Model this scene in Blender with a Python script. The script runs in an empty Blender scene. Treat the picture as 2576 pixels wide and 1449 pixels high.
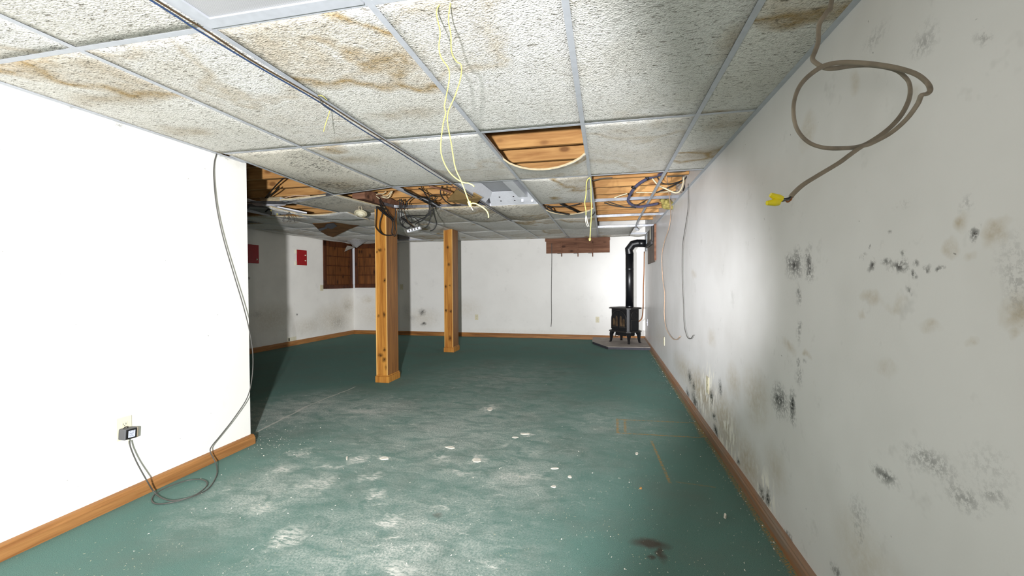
import bpy, bmesh, math, random
from mathutils import Vector, Matrix
random.seed(7)
sc = bpy.context.scene
# ------------------------------------------------------------------ camera
F, YAW, PITCH, ROLL = 1070.85, 0.2141, -0.017, -0.0054
H, ZC = 1.2185, 2.1042          # camera height, ceiling height
cy, sy = math.cos(YAW), math.sin(YAW)
fw = Vector((-sy*math.cos(PITCH), cy*math.cos(PITCH), math.sin(PITCH)))
rt = Vector((cy, sy, 0)); up = rt.cross(fw)
rt2 = math.cos(ROLL)*rt + math.sin(ROLL)*up
up2 = -math.sin(ROLL)*rt + math.cos(ROLL)*up
cam = bpy.data.cameras.new('camera'); co = bpy.data.objects.new('camera', cam)
sc.collection.objects.link(co)
m = Matrix((rt2, up2, -fw)).transposed().to_4x4(); m.translation = Vector((0, 0, H))
co.matrix_world = m
cam.sensor_width = 36; cam.lens = F/2576*36; cam.clip_start = .02
sc.camera = co
# ------------------------------------------------------------------ world, light, exposure
w = bpy.data.worlds.new('world'); sc.world = w; w.use_nodes = True
w.node_tree.nodes['Background'].inputs[0].default_value = (0, 0, 0, 1)
sc.view_settings.view_transform = 'Standard'; sc.view_settings.look = 'None'
cyc = sc.cycles; cyc.max_bounces = 5; cyc.diffuse_bounces = 3; cyc.glossy_bounces = 2; cyc.transmission_bounces = 2
cyc.use_adaptive_sampling = True; cyc.adaptive_threshold = .06; cyc.adaptive_min_samples = 16; cyc.caustics_reflective = False; cyc.caustics_refractive = False
sc.view_settings.exposure = 0; sc.view_settings.gamma = 1
def lamp(name, kind, loc, strength, col, radius, target=None, angle=None, blend=None):
    l = bpy.data.lights.new(name, kind); o = bpy.data.objects.new(name, l); sc.collection.objects.link(o)
    o.location = loc; l.energy = 1.0; l.color = col; l.shadow_soft_size = radius
    l.use_nodes = True; nt = l.node_tree
    e = nt.nodes.get('Emission'); lf = nt.nodes.new('ShaderNodeLightFalloff')
    lf.inputs['Strength'].default_value = strength
    nt.links.new(lf.outputs['Linear'], e.inputs['Strength'])
    if kind == 'SPOT':
        l.spot_size = math.radians(angle); l.spot_blend = blend
        o.rotation_euler = (Vector(target)-Vector(loc)).to_track_quat('-Z', 'Y').to_euler()
    return o
# the photographer's flash, just behind and level with the camera, turned to the left half of the room
lamp('flash', 'SPOT', (-.13, -.58, 1.13), 242, (.97, .98, 1), .035, (-3.45, 4.49, 1.20), 96, .30)
# a second flash held farther left, aimed at the middle of the right-hand wall
lamp('second_flash', 'SPOT', (-1.0, -.3, 1.15), 330, (.95, .96, 1), .05, (.8, 4.7, 1.15), 34, 1)
# an added weak fill light by the camera, brightening the right-hand wall
lamp('fill_light', 'POINT', (.0, -.1, 1.25), 12.5, (1, .955, .89), .05)
# ------------------------------------------------------------------ pixel -> point
def ray(x, y): return fw + rt2*((x-1288)/F) - up2*((y-724.5)/F)
def P(x, y, X=None, Y=None, Z=None, D=None):
    d = ray(x, y)
    t = X/d.x if X is not None else Y/d.y if Y is not None else (Z-H)/d.z if Z is not None else D
    return Vector((0, 0, H)) + d*t
X0, Y0 = -.1201, 1.2435
GX = lambda i: X0 + i*.61
GY = lambda j: Y0 + j*1.22
XL, XR, YF = -2.612, .7958, 8.914
# ------------------------------------------------------------------ materials
def lin(h):
    h = h.lstrip('#'); v = [int(h[k:k+2], 16)/255 for k in (0, 2, 4)]
    return tuple((c/12.92 if c <= .04045 else ((c+.055)/1.055)**2.4) for c in v) + (1,)
class Mat:
    def __init__(s, name, rough=.8, metal=0, spec=.3):
        s.m = bpy.data.materials.new(name); s.m.use_nodes = True; s.nt = s.m.node_tree
        s.b = s.nt.nodes['Principled BSDF']
        s.b.inputs['Roughness'].default_value = rough; s.b.inputs['Metallic'].default_value = metal
        s.b.inputs['Specular IOR Level'].default_value = spec
        s._pos = None
    def n(s, t, ins=None, **props):
        nd = s.nt.nodes.new(t)
        for k, v in props.items(): setattr(nd, k, v)
        for k, v in (ins or {}).items(): s.put(nd.inputs[k], v)
        return nd
    def put(s, sock, v):
        if isinstance(v, bpy.types.NodeSocket): s.nt.links.new(v, sock)
        else: sock.default_value = v
    @property
    def pos(s):
        if s._pos is None: s._pos = s.n('ShaderNodeNewGeometry').outputs['Position']
        return s._pos
    def vm(s, op, a, b=None):
        nd = s.n('ShaderNodeVectorMath', {0: a}, operation=op)
        if b is not None: s.put(nd.inputs[1], b)
        return nd.outputs['Value' if op in ('LENGTH', 'DOT_PRODUCT') else 'Vector']
    def ma(s, op, a, b=None, clamp=False):
        nd = s.n('ShaderNodeMath', {0: a}, operation=op, use_clamp=clamp)
        if b is not None: s.put(nd.inputs[1], b)
        return nd.outputs[0]
    def mr(s, v, a, b, c=0., d=1.):
        return s.n('ShaderNodeMapRange', {0: v, 1: a, 2: b, 3: c, 4: d}).outputs[0]
    def mix(s, f, a, b, mode='MIX'):
        return s.n('ShaderNodeMix', {0: f, 6: a, 7: b}, data_type='RGBA', blend_type=mode).outputs[2]
    def noise(s, sc_, det=2., rough=.5, vec=None, dist=0.):
        return s.n('ShaderNodeTexNoise', {'Vector': vec if vec is not None else s.pos, 'Scale': sc_, 'Detail': det, 'Roughness': rough, 'Distortion': dist}).outputs[0]
    def voro(s, sc_, vec=None, out='Distance', **kw):
        return s.n('ShaderNodeTexVoronoi', {'Vector': vec if vec is not None else s.pos, 'Scale': sc_}, **kw).outputs[out]
    def stretch(s, v): return s.vm('MULTIPLY', s.pos, v)
    def warp(s, sc_, amt):
        nz = s.n('ShaderNodeTexNoise', {'Vector': s.pos, 'Scale': sc_, 'Detail': 3.}).outputs['Color']
        off = s.vm('MULTIPLY', s.vm('SUBTRACT', nz, (.5, .5, .5)), (amt, amt, amt))
        return s.vm('ADD', s.pos, off)
    def blobs(s, lst, vec, soft=.35):
        """lst of (centre, radii, strength): irregular patches; the largest wins"""
        acc = None
        for c, r, k in lst:
            d = s.vm('LENGTH', s.vm('MULTIPLY', s.vm('SUBTRACT', vec, tuple(c)), tuple(1/q for q in r)))
            f = s.mr(d, 1.15, soft, 0., k)
            acc = f if acc is None else s.ma('MAXIMUM', acc, f)
        return acc
    def segs(s, lst, vec):
        acc = None
        for a, b, wd, k in lst:
            a, b = Vector(a), Vector(b); c = (a+b)/2; d = (b-a); L = d.length/2; d.normalize()
            nrm = Vector((-d.y, d.x, 0))
            v = s.vm('SUBTRACT', vec, tuple(c))
            al = s.ma('ABSOLUTE', s.vm('DOT_PRODUCT', v, tuple(d/L)))
            ac = s.ma('ABSOLUTE', s.vm('DOT_PRODUCT', v, tuple(nrm/wd)))
            f = s.mr(s.ma('MAXIMUM', s.ma('POWER', al, 8.), ac), 1.2, .5, 0., k)
            acc = f if acc is None else s.ma('MAXIMUM', acc, f)
        return acc
    def col(s, c): s.put(s.b.inputs['Base Color'], c); return s
    def bump(s, h, st=.3, dist=.005):
        s.put(s.b.inputs['Normal'], s.n('ShaderNodeBump', {'Height': h, 'Strength': st, 'Distance': dist}).outputs[0]); return s
def plain(name, c, rough=.6, metal=0, spec=.3, var=.12, vs=30):
    M = Mat(name, rough, metal, spec); c = lin(c)
    d = tuple(v*(1-var*2) for v in c[:3])+(1,)
    M.col(M.mix(M.mr(M.noise(vs, 4.), .35, .65), c, d)); return M.m
def wood(name, c1, c2, axis, knots=True, grain=26, rough=.5, dark=None, spots=None):
    M = Mat(name, rough, 0, .35)
    st = [grain]*3; st[axis] = 1.6
    v = M.stretch(tuple(st)); g = M.noise(1., 5., .6, v, .6)
    st2 = [grain*4]*3; st2[axis] = 3
    g2 = M.noise(1., 3., .6, M.stretch(tuple(st2)))
    f = M.ma('ADD', M.ma('MULTIPLY', g, .75), M.ma('MULTIPLY', g2, .3))
    c = M.mix(M.mr(f, .38, .68), lin(c1), lin(c2))
    if knots:
        st3 = [8.]*3; st3[axis] = 4.2
        d = M.voro(1., M.vm('ADD', M.stretch(tuple(st3)), (3.3, 1.7, 5.1)))
        c = M.mix(M.mr(d, .23, .12), c, lin(dark or '#3a200c'))
        c = M.mix(M.mr(d, .40, .16, 0, .45), c, lin(c2))
    if spots:
        b_ = M.blobs(spots, M.warp(30., .03), .1)
        c = M.mix(M.ma('MULTIPLY', b_, M.mr(M.noise(60., 3., .7), .3, .5, .5, 1.)), c, lin('#2b1608'))
    M.col(c); M.bump(g2, .15, .002); return M.m
def patch(lst, **pl):
    out = []
    for x, y, rx, ry, k in lst:
        c = P(x, y, **pl); a = P(x+rx, y, **pl)-c; b = P(x, y-ry, **pl)-c
        r = [max(abs(a[q]), abs(b[q]), .004) for q in range(3)]
        for q, ax in enumerate('XYZ'):
            if ax in pl: r[q] = .5
        out.append((c, r, k))
    return out
def wallpaint(name, base, dark=(), tan=(), peel=(), smudge=.25):
    M = Mat(name, .38, 0, .35)
    wp = M.warp(9., .10)
    c = M.mix(M.mr(M.noise(1.4, 3., .6), .42, .75, 0, smudge), lin(base), lin('#bbb8b2'))
    c = M.mix(M.mr(M.noise(5., 4., .75), .60, .78, 0, smudge), c, lin('#a2a09b'))
    if tan:
        t = M.blobs(tan, wp, .2)
        tn = M.mr(M.noise(28., 5., .7), .35, .6, .35, 1.)
        c = M.mix(M.ma('MULTIPLY', t, tn), c, lin('#b09f80'))
    if peel:
        t = M.blobs(peel, wp, .6)
        c = M.mix(M.ma('MULTIPLY', t, M.mr(M.noise(16., 3., .5, M.stretch((1, 1.6, .6))), .5, .56)), c, lin('#f4f0e6'))
    if dark:
        t = M.blobs(dark, wp, .1)
        sp = M.noise(70., 4., .75)
        f = M.ma('MULTIPLY', t, M.mr(M.ma('ADD', sp, M.ma('MULTIPLY', t, .13)), .48, .60), clamp=True)
        c = M.mix(f, c, lin('#24221e'))
    v = M.voro(9., M.warp(20., .05))
    c = M.mix(M.mr(v, .035, .02, 0, .6), c, lin('#4b463c'))
    M.col(c); M.bump(M.noise(160., 0.), .08, .002); return M.m
m_left = wallpaint('painted_drywall_left', '#f1efe9', smudge=.10,
    dark=patch([(305, 315, 28, 10, .6), (190, 272, 8, 5, .6), (560, 396, 20, 6, .6), (527, 847, 2, 2, 1), (70, 1210, 60, 18, .25)], X=XL),
    tan=patch([(420, 360, 60, 14, .2), (590, 400, 30, 20, .3)], X=XL))
m_far = wallpaint('painted_drywall_far', '#dfddd8', smudge=.22,
    dark=patch([(1062, 785, 11, 11, .9), (1066, 815, 9, 5, 1), (1037, 800, 14, 10, .4), (1023, 780, 12, 25, .35)], Y=YF),
    tan=patch([(1065, 800, 50, 28, .35), (925, 755, 18, 14, .45), (940, 790, 50, 40, .3), (1170, 775, 50, 30, .25), (1300, 835, 200, 8, .2)], Y=YF))
m_farleft = wallpaint('painted_drywall_stained', '#eeebe4', smudge=.25,
    dark=patch([(640, 700, 5, 5, 1), (752, 791, 4, 3, 1), (850, 810, 20, 25, .4), (870, 770, 15, 20, .3), (660, 790, 16, 12, .45)], X=-5.78),
    tan=patch([(840, 800, 45, 40, .5), (690, 800, 60, 40, .4), (780, 820, 50, 25, .3), (870, 770, 18, 30, .45)], X=-5.78))
DK = [(1998, 665, 26, 42, 1), (2036, 665, 12, 44, .9), (2008, 740, 8, 30, .7), (2012, 835, 8, 30, .6), (1960, 1010, 26, 46, .9), (1992, 1020, 14, 50, 1),
      (2192, 662, 16, 16, .95), (2258, 668, 26, 22, .95), (2292, 688, 14, 12, .95), (2303, 662, 14, 10, .8), (2336, 666, 12, 12, .85), (2368, 668, 10, 8, .8), (2232, 655, 14, 10, .7),
      (2452, 582, 18, 14, 1), (2162, 640, 9, 9, .6), (2178, 622, 6, 8, .7), (2270, 632, 8, 16, .6), (2285, 738, 10, 14, .7), (2233, 582, 7, 9, .6),
      (2225, 1195, 40, 16, .75), (2330, 1165, 95, 45, .5), (2430, 1260, 70, 20, .45), (2500, 1250, 60, 14, .4), (2160, 1290, 22, 40, .35), (2160, 1340, 16, 40, .35),
      (1735, 948, 7, 20, 1), (1748, 1010, 12, 30, 1), (1757, 1050, 12, 34, 1), (1768, 1070, 8, 26, 1), (1790, 1000, 7, 22, 1), (1796, 1048, 7, 12, 1.1), (1800, 1082, 8, 16, 1.1), (1730, 990, 6, 16, 1), (1745, 975, 6, 20, .9), (1812, 975, 5, 26, .9),
      (1934, 1262, 9, 36, 1.1), (1918, 1248, 12, 22, .9), (1983, 1362, 16, 26, 1.2), (1857, 1158, 6, 10, 1), (2005, 905, 6, 14, .8), (2025, 915, 7, 8, .5), (2010, 945, 12, 30, .5),
      (2480, 1180, 100, 60, .18), (2270, 505, 22, 12, .3), (2100, 1420, 18, 20, .7), (2200, 95, 40, 30, .3), (2320, 100, 40, 40, .4), (2470, 95, 30, 25, .4), (2430, 520, 26, 30, .3), (2560, 690, 60, 120, .3)]
TN = [(2412, 565, 24, 24, .7), (2512, 582, 42, 32, .7), (2192, 750, 28, 22, .6), (2172, 800, 11, 12, .5), (2250, 765, 30, 14, .35), (2388, 622, 22, 18, .5), (2445, 632, 22, 16, .5), (2560, 775, 60, 70, .8),
      (2340, 820, 30, 24, .45), (2440, 855, 24, 14, .6), (2550, 845, 20, 20, .5), (2150, 215, 14, 40, .5), (2030, 330, 24, 48, .5), (2300, 245, 20, 30, .35), (1765, 990, 60, 60, .9), (1820, 1060, 50, 80, .8), (1880, 1170, 40, 80, .7),
      (1720, 930, 36, 40, .6), (1900, 1000, 40, 80, .5), (1845, 960, 20, 50, .5), (1985, 870, 20, 16, .5), (2030, 890, 10, 10, .6), (2230, 930, 30, 20, .3), (2180, 1420, 120, 30, .35), (1950, 1180, 30, 60, .4), (1790, 850, 12, 24, .4), (1745, 690, 8, 12, .5), (1660, 850, 20, 40, .3)]
PE = [(1785, 975, 24, 60, 1), (1760, 1030, 20, 60, 1), (1830, 1100, 30, 60, 1), (1925, 1240, 30, 60, 1)]
m_right = wallpaint('painted_drywall_mouldy', '#e2e0de', smudge=.42, dark=patch(DK, X=XR), tan=patch(TN, X=XR), peel=patch(PE, X=XR))
# carpet
M = Mat('green_carpet', .95, 0, .1)
wp = M.warp(14., .06); wq = M.warp(60., .012)
g = M.noise(420., 2., .7); g1 = M.noise(110., 2., .6)
c = M.mix(M.mr(g, .36, .64), lin('#40605a'), lin('#73958b'))
c = M.mix(M.mr(g1, .3, .7, 0, .45), c, lin('#667f75'))
c = M.mix(M.mr(M.noise(2.2, 5., .6), .45, .8, 0, .5), c, lin('#6c7068'))
FB = [(930, 1030, 300, 50, .75), (760, 1030, 130, 60, .85), (1150, 1080, 420, 130, .62), (1000, 1370, 420, 190, .75), (700, 1230, 190, 110, .7), (1280, 1200, 200, 90, .7), (1250, 960, 250, 60, .4), (1500, 1060, 200, 60, .42)]  # dust, strengthened so its pale colour also paints in the overexposed carpet
dz = M.blobs(patch([(x, y, a_, b_, min(1, k*1.25)) for x, y, a_, b_, k in FB], Z=0.), wp, .0)
st = M.noise(1., 6., .68, M.stretch((5., 9., 1.)), .8)
dust_glow = M.ma('MULTIPLY', dz, M.mr(st, .35, .62, .2, 1.), clamp=True)
fine = M.mr(M.noise(95., 3., .75), .38, .6, .25, 1.)
c = M.mix(M.ma('MULTIPLY', dust_glow, fine), c, lin('#d2d3cc'))
SM = [(968, 1153, 24, 9, 1), (935, 1201, 26, 16, .8), (897, 1156, 7, 15, .9), (1109, 1154, 22, 12, .8), (1199, 1157, 22, 13, 1), (945, 1244, 34, 12, .8), (985, 1309, 26, 13, .9), (1100, 1278, 22, 9, .8), (725, 1350, 14, 36, .9), (775, 1222, 40, 14, .7), (1230, 1029, 16, 14, .8), (1323, 1092, 18, 5, 1),
      (1340, 1136, 34, 14, .5), (1272, 1118, 14, 8, .7), (810, 1220, 14, 26, .8), (650, 1280, 40, 16, .6), (1244, 1428, 24, 16, .8), (1000, 1430, 60, 14, .8), (715, 1180, 40, 14, .7), (760, 1140, 34, 14, .7), (1160, 1190, 60, 5, .7), (830, 1175, 50, 5, .7), (910, 1035, 60, 6, .5), (1330, 1200, 90, 8, .5)]
sm = M.ma('MULTIPLY', M.blobs(patch(SM, Z=0.), M.warp(11., .22), .1), M.mr(M.noise(1., 5., .75, M.stretch((22., 60., 1.))), .42, .56, 0, 1.))
stk = M.ma('MULTIPLY', M.ma('MULTIPLY', dz, M.mr(M.noise(1., 4., .7, M.vm('MULTIPLY', M.warp(4., .3), (7., 20., 1.))), .60, .68)), M.mr(M.noise(45., 3., .7), .4, .55, .2, .85))
sm = M.ma('MAXIMUM', sm, stk)
c = M.mix(sm, c, lin('#e6e4dc'))
v = M.voro(38., wp)
near = M.blobs(patch([(950, 1000, 500, 300, 1), (690, 1110, 120, 50, 1), (1700, 1100, 300, 300, .5)], Z=0.), wp, .3)
c = M.mix(M.ma('MULTIPLY', M.mr(v, .11, .07), M.ma('MULTIPLY', M.mr(M.noise(3.), .4, .6), 1.)), c, lin('#c9c4a6'))
fl = lambda x, y: tuple(P(x, y, Z=0.))
rust = M.segs([(fl(1550, 1055), fl(1752, 1064), .010, .75), (fl(1550, 1089), fl(1770, 1101), .010, .8), (fl(1553, 1053), fl(1554, 1090), .012, .8), (fl(1572, 1056), fl(1573, 1088), .012, .7),
               (fl(1638, 1108), fl(1686, 1216), .010, .7), (fl(1700, 1212), fl(1800, 1226), .008, .4), (fl(1752, 1064), fl(1772, 1101), .03, .5)], wq)
c = M.mix(M.ma('MULTIPLY', rust, M.mr(M.noise(50., 3., .7), .35, .6)), c, lin('#b0843c'))
dkst = M.blobs(patch([(1635, 1368, 50, 13, .8), (1662, 1390, 12, 26, .75), (1640, 1402, 12, 8, .7), (1100, 1295, 12, 8, .4)], Z=0.), wp, .4)
c = M.mix(dkst, c, lin('#4f3d36'))
ridge = M.segs([(fl(645, 1088), fl(780, 1018), .012, .8), (fl(780, 1018), fl(895, 973), .010, .7)], M.warp(6., .05))
c = M.mix(ridge, c, lin('#c9c7bd'))
edge = M.segs([((XR-.03, 1, 0), (XR-.03, 9, 0), .02, .9)], M.warp(50., .03))
c = M.mix(M.ma('MULTIPLY', edge, M.mr(M.noise(120., 2., .7), .45, .55)), c, lin('#a98a55'))
M.col(c); M.bump(g, .5, .006); m_carpet = M.m
# ceiling tiles
TS = [(1990, 38, 90, 30, 1.), (300, 245, 210, 22, .5), (480, 330, 90, 20, .5), (790, 28, 90, 12, .5), (960, 145, 70, 7, .6), (800, 100, 60, 8, .4), (1010, 285, 130, 16, .4), (890, 400, 90, 14, .45), (1830, 310, 60, 25, .45), (1780, 380, 50, 18, .45), (1560, 330, 60, 22, .35), (850, 455, 80, 24, .5), (1350, 440, 60, 12, .3)]
TM = [(840, 455, 75, 24, 1.), (880, 468, 50, 14, 1.), (1180, 545, 60, 14, .9), (1300, 540, 60, 12, .9), (1090, 535, 50, 10, .9), (950, 505, 60, 10, .8), (1420, 500, 50, 10, .5), (790, 505, 60, 8, .6)]
def tilemat(name, base, stain, mould, edge=None):
    M = Mat(name, .9, 0, .15)
    info = M.n('ShaderNodeObjectInfo').outputs['Random']
    off = M.n('ShaderNodeCombineXYZ', {0: M.ma('MULTIPLY', info, 37.), 1: M.ma('MULTIPLY', info, 91.), 2: 0.}).outputs[0]
    v0 = M.vm('ADD', M.pos, off)
    fis = M.noise(1., 2., .6, M.vm('MULTIPLY', v0, (38., 105., 30.)), 1.2)
    c = M.mix(M.mr(M.noise(3., 4., .6, v0), .4, .7, 0, .5), lin(base), lin('#c9c4b8'))
    big = M.noise(1.15, 3., .5, v0)
    ring = M.ma('MULTIPLY', M.mr(big, .54, .575), M.mr(big, .62, .58))
    fill = M.mr(big, .55, .66, 0, .5)
    sm_ = M.mr(M.noise(14., 4., .7, v0), .3, .6, .4, 1.)
    c = M.mix(M.ma('MULTIPLY', M.ma('MULTIPLY', M.ma('MAXIMUM', ring, fill), sm_), stain), c, lin('#a68e66'))
    wpos = M.warp(5., .16)
    sb = M.ma('MULTIPLY', M.blobs(patch(TS, Z=ZC), wpos, .3), M.mr(M.noise(11., 5., .7), .3, .6, .35, 1.))
    c = M.mix(sb, c, lin('#93794a'))
    mb = M.ma('MULTIPLY', M.blobs(patch(TM, Z=ZC), wpos, .0), M.mr(M.noise(1., 5., .7, M.vm('MULTIPLY', v0, (22., 70., 30.))), .50, .57), clamp=True)
    c = M.mix(mb, c, lin('#25231e'))
    c = M.mix(M.mr(fis, .40, .31, 0, .8), c, lin('#6f675a'))
    if mould:
        mz = M.mr(M.noise(1.6, 2., .5, v0), .62-.3*mould, .70-.3*mould)
        md = M.noise(1., 5., .7, M.vm('MULTIPLY', v0, (30., 90., 30.)))
        c = M.mix(M.ma('MULTIPLY', mz, M.mr(md, .54, .60, 0, .9)), c, lin('#2a2822'))
    M.col(c); M.bump(M.ma('ADD', M.mr(fis, .30, .46), M.noise(160., 0.)), .8, .006); return M.m
m_tiles = {'plain': tilemat('ceiling_tile_plain', '#dfddd8', .45, 0), 'stained': tilemat('ceiling_tile_stained', '#dcd9d2', 1., 0), 'mouldy': tilemat('ceiling_tile_mouldy', '#d2ccbf', .8, .75)}
m_tiledge = plain('tile_core', '#c8b795', .9)
m_ceil = plain('ceiling_board', '#c8c3b6', .9)
m_bar = plain('grid_white', '#b9bcc2', .45, 0, .5, .05)
m_steel = plain('grid_steel', '#c6cad2', .25, .9, .5, .15, 8)
m_white = plain('white_enamel', '#e3e4ea', .35, 0, .5, .03)
m_ivory = plain('ivory_plastic', '#e2dcc4', .4, 0, .4, .03)
m_yellowed = plain('yellowed_plastic', '#d3cbae', .45, 0, .4, .05)
m_oakx = wood('baseboard_wood_x', '#a9733a', '#6c4320', 0, False)
m_oaky = wood('baseboard_wood_y', '#ab7a48', '#84572f', 1, False)
m_dirtywood = wood('baseboard_wood_dusty', '#96663f', '#8a7a6c', 1, False, 18)
KN = patch([(955, 629, 6, 6, 1), (947, 634, 4, 4, .9), (969, 628, 3, 4, .8), (968, 705, 5, 7, 1), (966, 791, 4, 9, 1), (952, 795, 3, 5, .8), (967, 880, 4, 7, 1), (957, 894, 8, 6, 1), (966, 905, 6, 8, 1), (972, 924, 5, 8, .8)], Y=4.665)
KN += patch([(1129, 665, 4, 5, 1), (1121, 721, 4, 5, 1), (1131, 718, 3, 3, .8), (1122, 781, 4, 5, 1), (1134, 783, 4, 5, 1), (1132, 851, 5, 8, 1), (1126, 622, 4, 5, 1)], Y=6.89)
KN = [(c_, (max(r_[0], .012), .06, r_[2]), k_) for c_, r_, k_ in KN]
m_post = wood('pine_post', '#c58c40', '#935a24', 2, False, 22, .4, None, KN)
m_edgehighlight = wood('pine_edge_highlight', '#dcae66', '#c08f48', 2, False, 22, .4)  # lighter tone paints the highlight along the post corners
m_postdark = wood('pine_post_side', '#9b6a38', '#70492a', 2, False, 22, .5)  # darker brown than the shaft, for the right-hand side board
m_joist = wood('joist_wood', '#c6985e', '#98693a', 0, True, 16, .7, '#5d3a1c')
m_deck = wood('subfloor_wood', '#9a7040', '#6f4c2a', 1, False, 10, .8)
m_shelf = wood('dark_pine', '#5c3218', '#36190a', 2, True, 18, .4, '#1c0d05')
m_shelfback = wood('dark_pine_boards', '#7c4c26', '#4a2b14', 2, True, 18, .45, '#24110a')
m_board = wood('rough_board', '#86604a', '#5a3a2a', 0, True, 14, .8, '#2e1c14')
m_grey_board = wood('grey_board', '#8f8278', '#6f635b', 2, True, 12, .8, '#4a4039')
m_black = plain('black_rubber', '#1c1b1a', .5, 0, .4)
m_iron = plain('cast_iron', '#0d0d10', .5, 0, .5)
m_ironedge = plain('worn_iron', '#2b2826', .5, .1, .4)
m_pipe = plain('black_enamel_pipe', '#0b0d12', .38, 0, .6)
m_glass = plain('sooty_glass', '#5c4a38', .15, 0, .6, .3, 9)
m_red = plain('red_paint', '#a01018', .4, 0, .4, .05)
m_yel = plain('yellow_cord', '#d6cc72', .6)
m_yelnut = plain('yellow_plastic', '#d9c81c', .35, 0, .5, .04)
m_romex = plain('dirty_cable_jacket', '#8b8070', .5, 0, .4, .2, 25)
m_grey = plain('grey_cable', '#55534f', .5, 0, .4)
m_tan = plain('tan_cable', '#c9a98e', .5)
m_copper = plain('copper_line', '#8c5a36', .4, .4)
m_blue = plain('blue_cable', '#31466e', .5)
m_brown = plain('brown_cable', '#54402a', .5)
m_purple = plain('purple_conduit', '#54536c', .4, 0, .5)
m_cream = plain('cream_cable', '#cfc3a4', .5)
m_card = plain('brown_cardboard', '#9a7f55', .9, 0, .1, .1, 12)
m_hole_brown = plain('hole_brown', '#86603c', .9, 0, .1, .2, 8)
m_hole_blue = plain('hole_blue', '#2d3a4c', .5)
m_wool = plain('yellow_insulation', '#a3965a', 1, 0, 0, .3, 20)
m_slate = plain('hearth_slate', '#a59c94', .7, 0, .3, .12, 7)
m_slate_edge = plain('hearth_edge', '#34343c', .6)
m_flake = plain('plaster', '#e6e1d3', .9)
m_lens = None
M = Mat('prismatic_lens', .3, 0, .5)
M.col(M.mix(M.mr(M.n('ShaderNodeTexWave', {'Vector': M.pos, 'Scale': 60.}, wave_type='BANDS', bands_direction='X').outputs['Fac'], .2, .8), lin('#bdbdbe'), lin('#8c8c8f'))); m_lens = M.m
# ------------------------------------------------------------------ mesh helpers
def link(o): sc.collection.objects.link(o); return o
def mesh(name, verts, faces, mat, parent=None, smooth=False):
    me = bpy.data.meshes.new(name); me.from_pydata([tuple(v) for v in verts], [], faces)
    bm = bmesh.new(); bm.from_mesh(me); bmesh.ops.recalc_face_normals(bm, faces=bm.faces); bm.to_mesh(me); bm.free()
    for q in (mat if isinstance(mat, (list, tuple)) else [mat]): me.materials.append(q)
    if smooth:
        for p_ in me.polygons: p_.use_smooth = True
    o = link(bpy.data.objects.new(name, me))
    if parent is not None: child(o, parent)
    return o
def child(o, p):
    o.parent = p; o.matrix_parent_inverse = p.matrix_basis.inverted()
def empty(name, loc):
    o = link(bpy.data.objects.new(name, None)); o.location = loc; o.empty_display_size = .05
    o.matrix_basis = Matrix.Translation(Vector(loc)); return o
def tag(o, label, cat, group=None, kind=None):
    o['label'] = label; o['category'] = cat
    if group: o['group'] = group
    if kind: o['kind'] = kind
    return o
def struct(o): o['kind'] = 'structure'; return o
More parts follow.
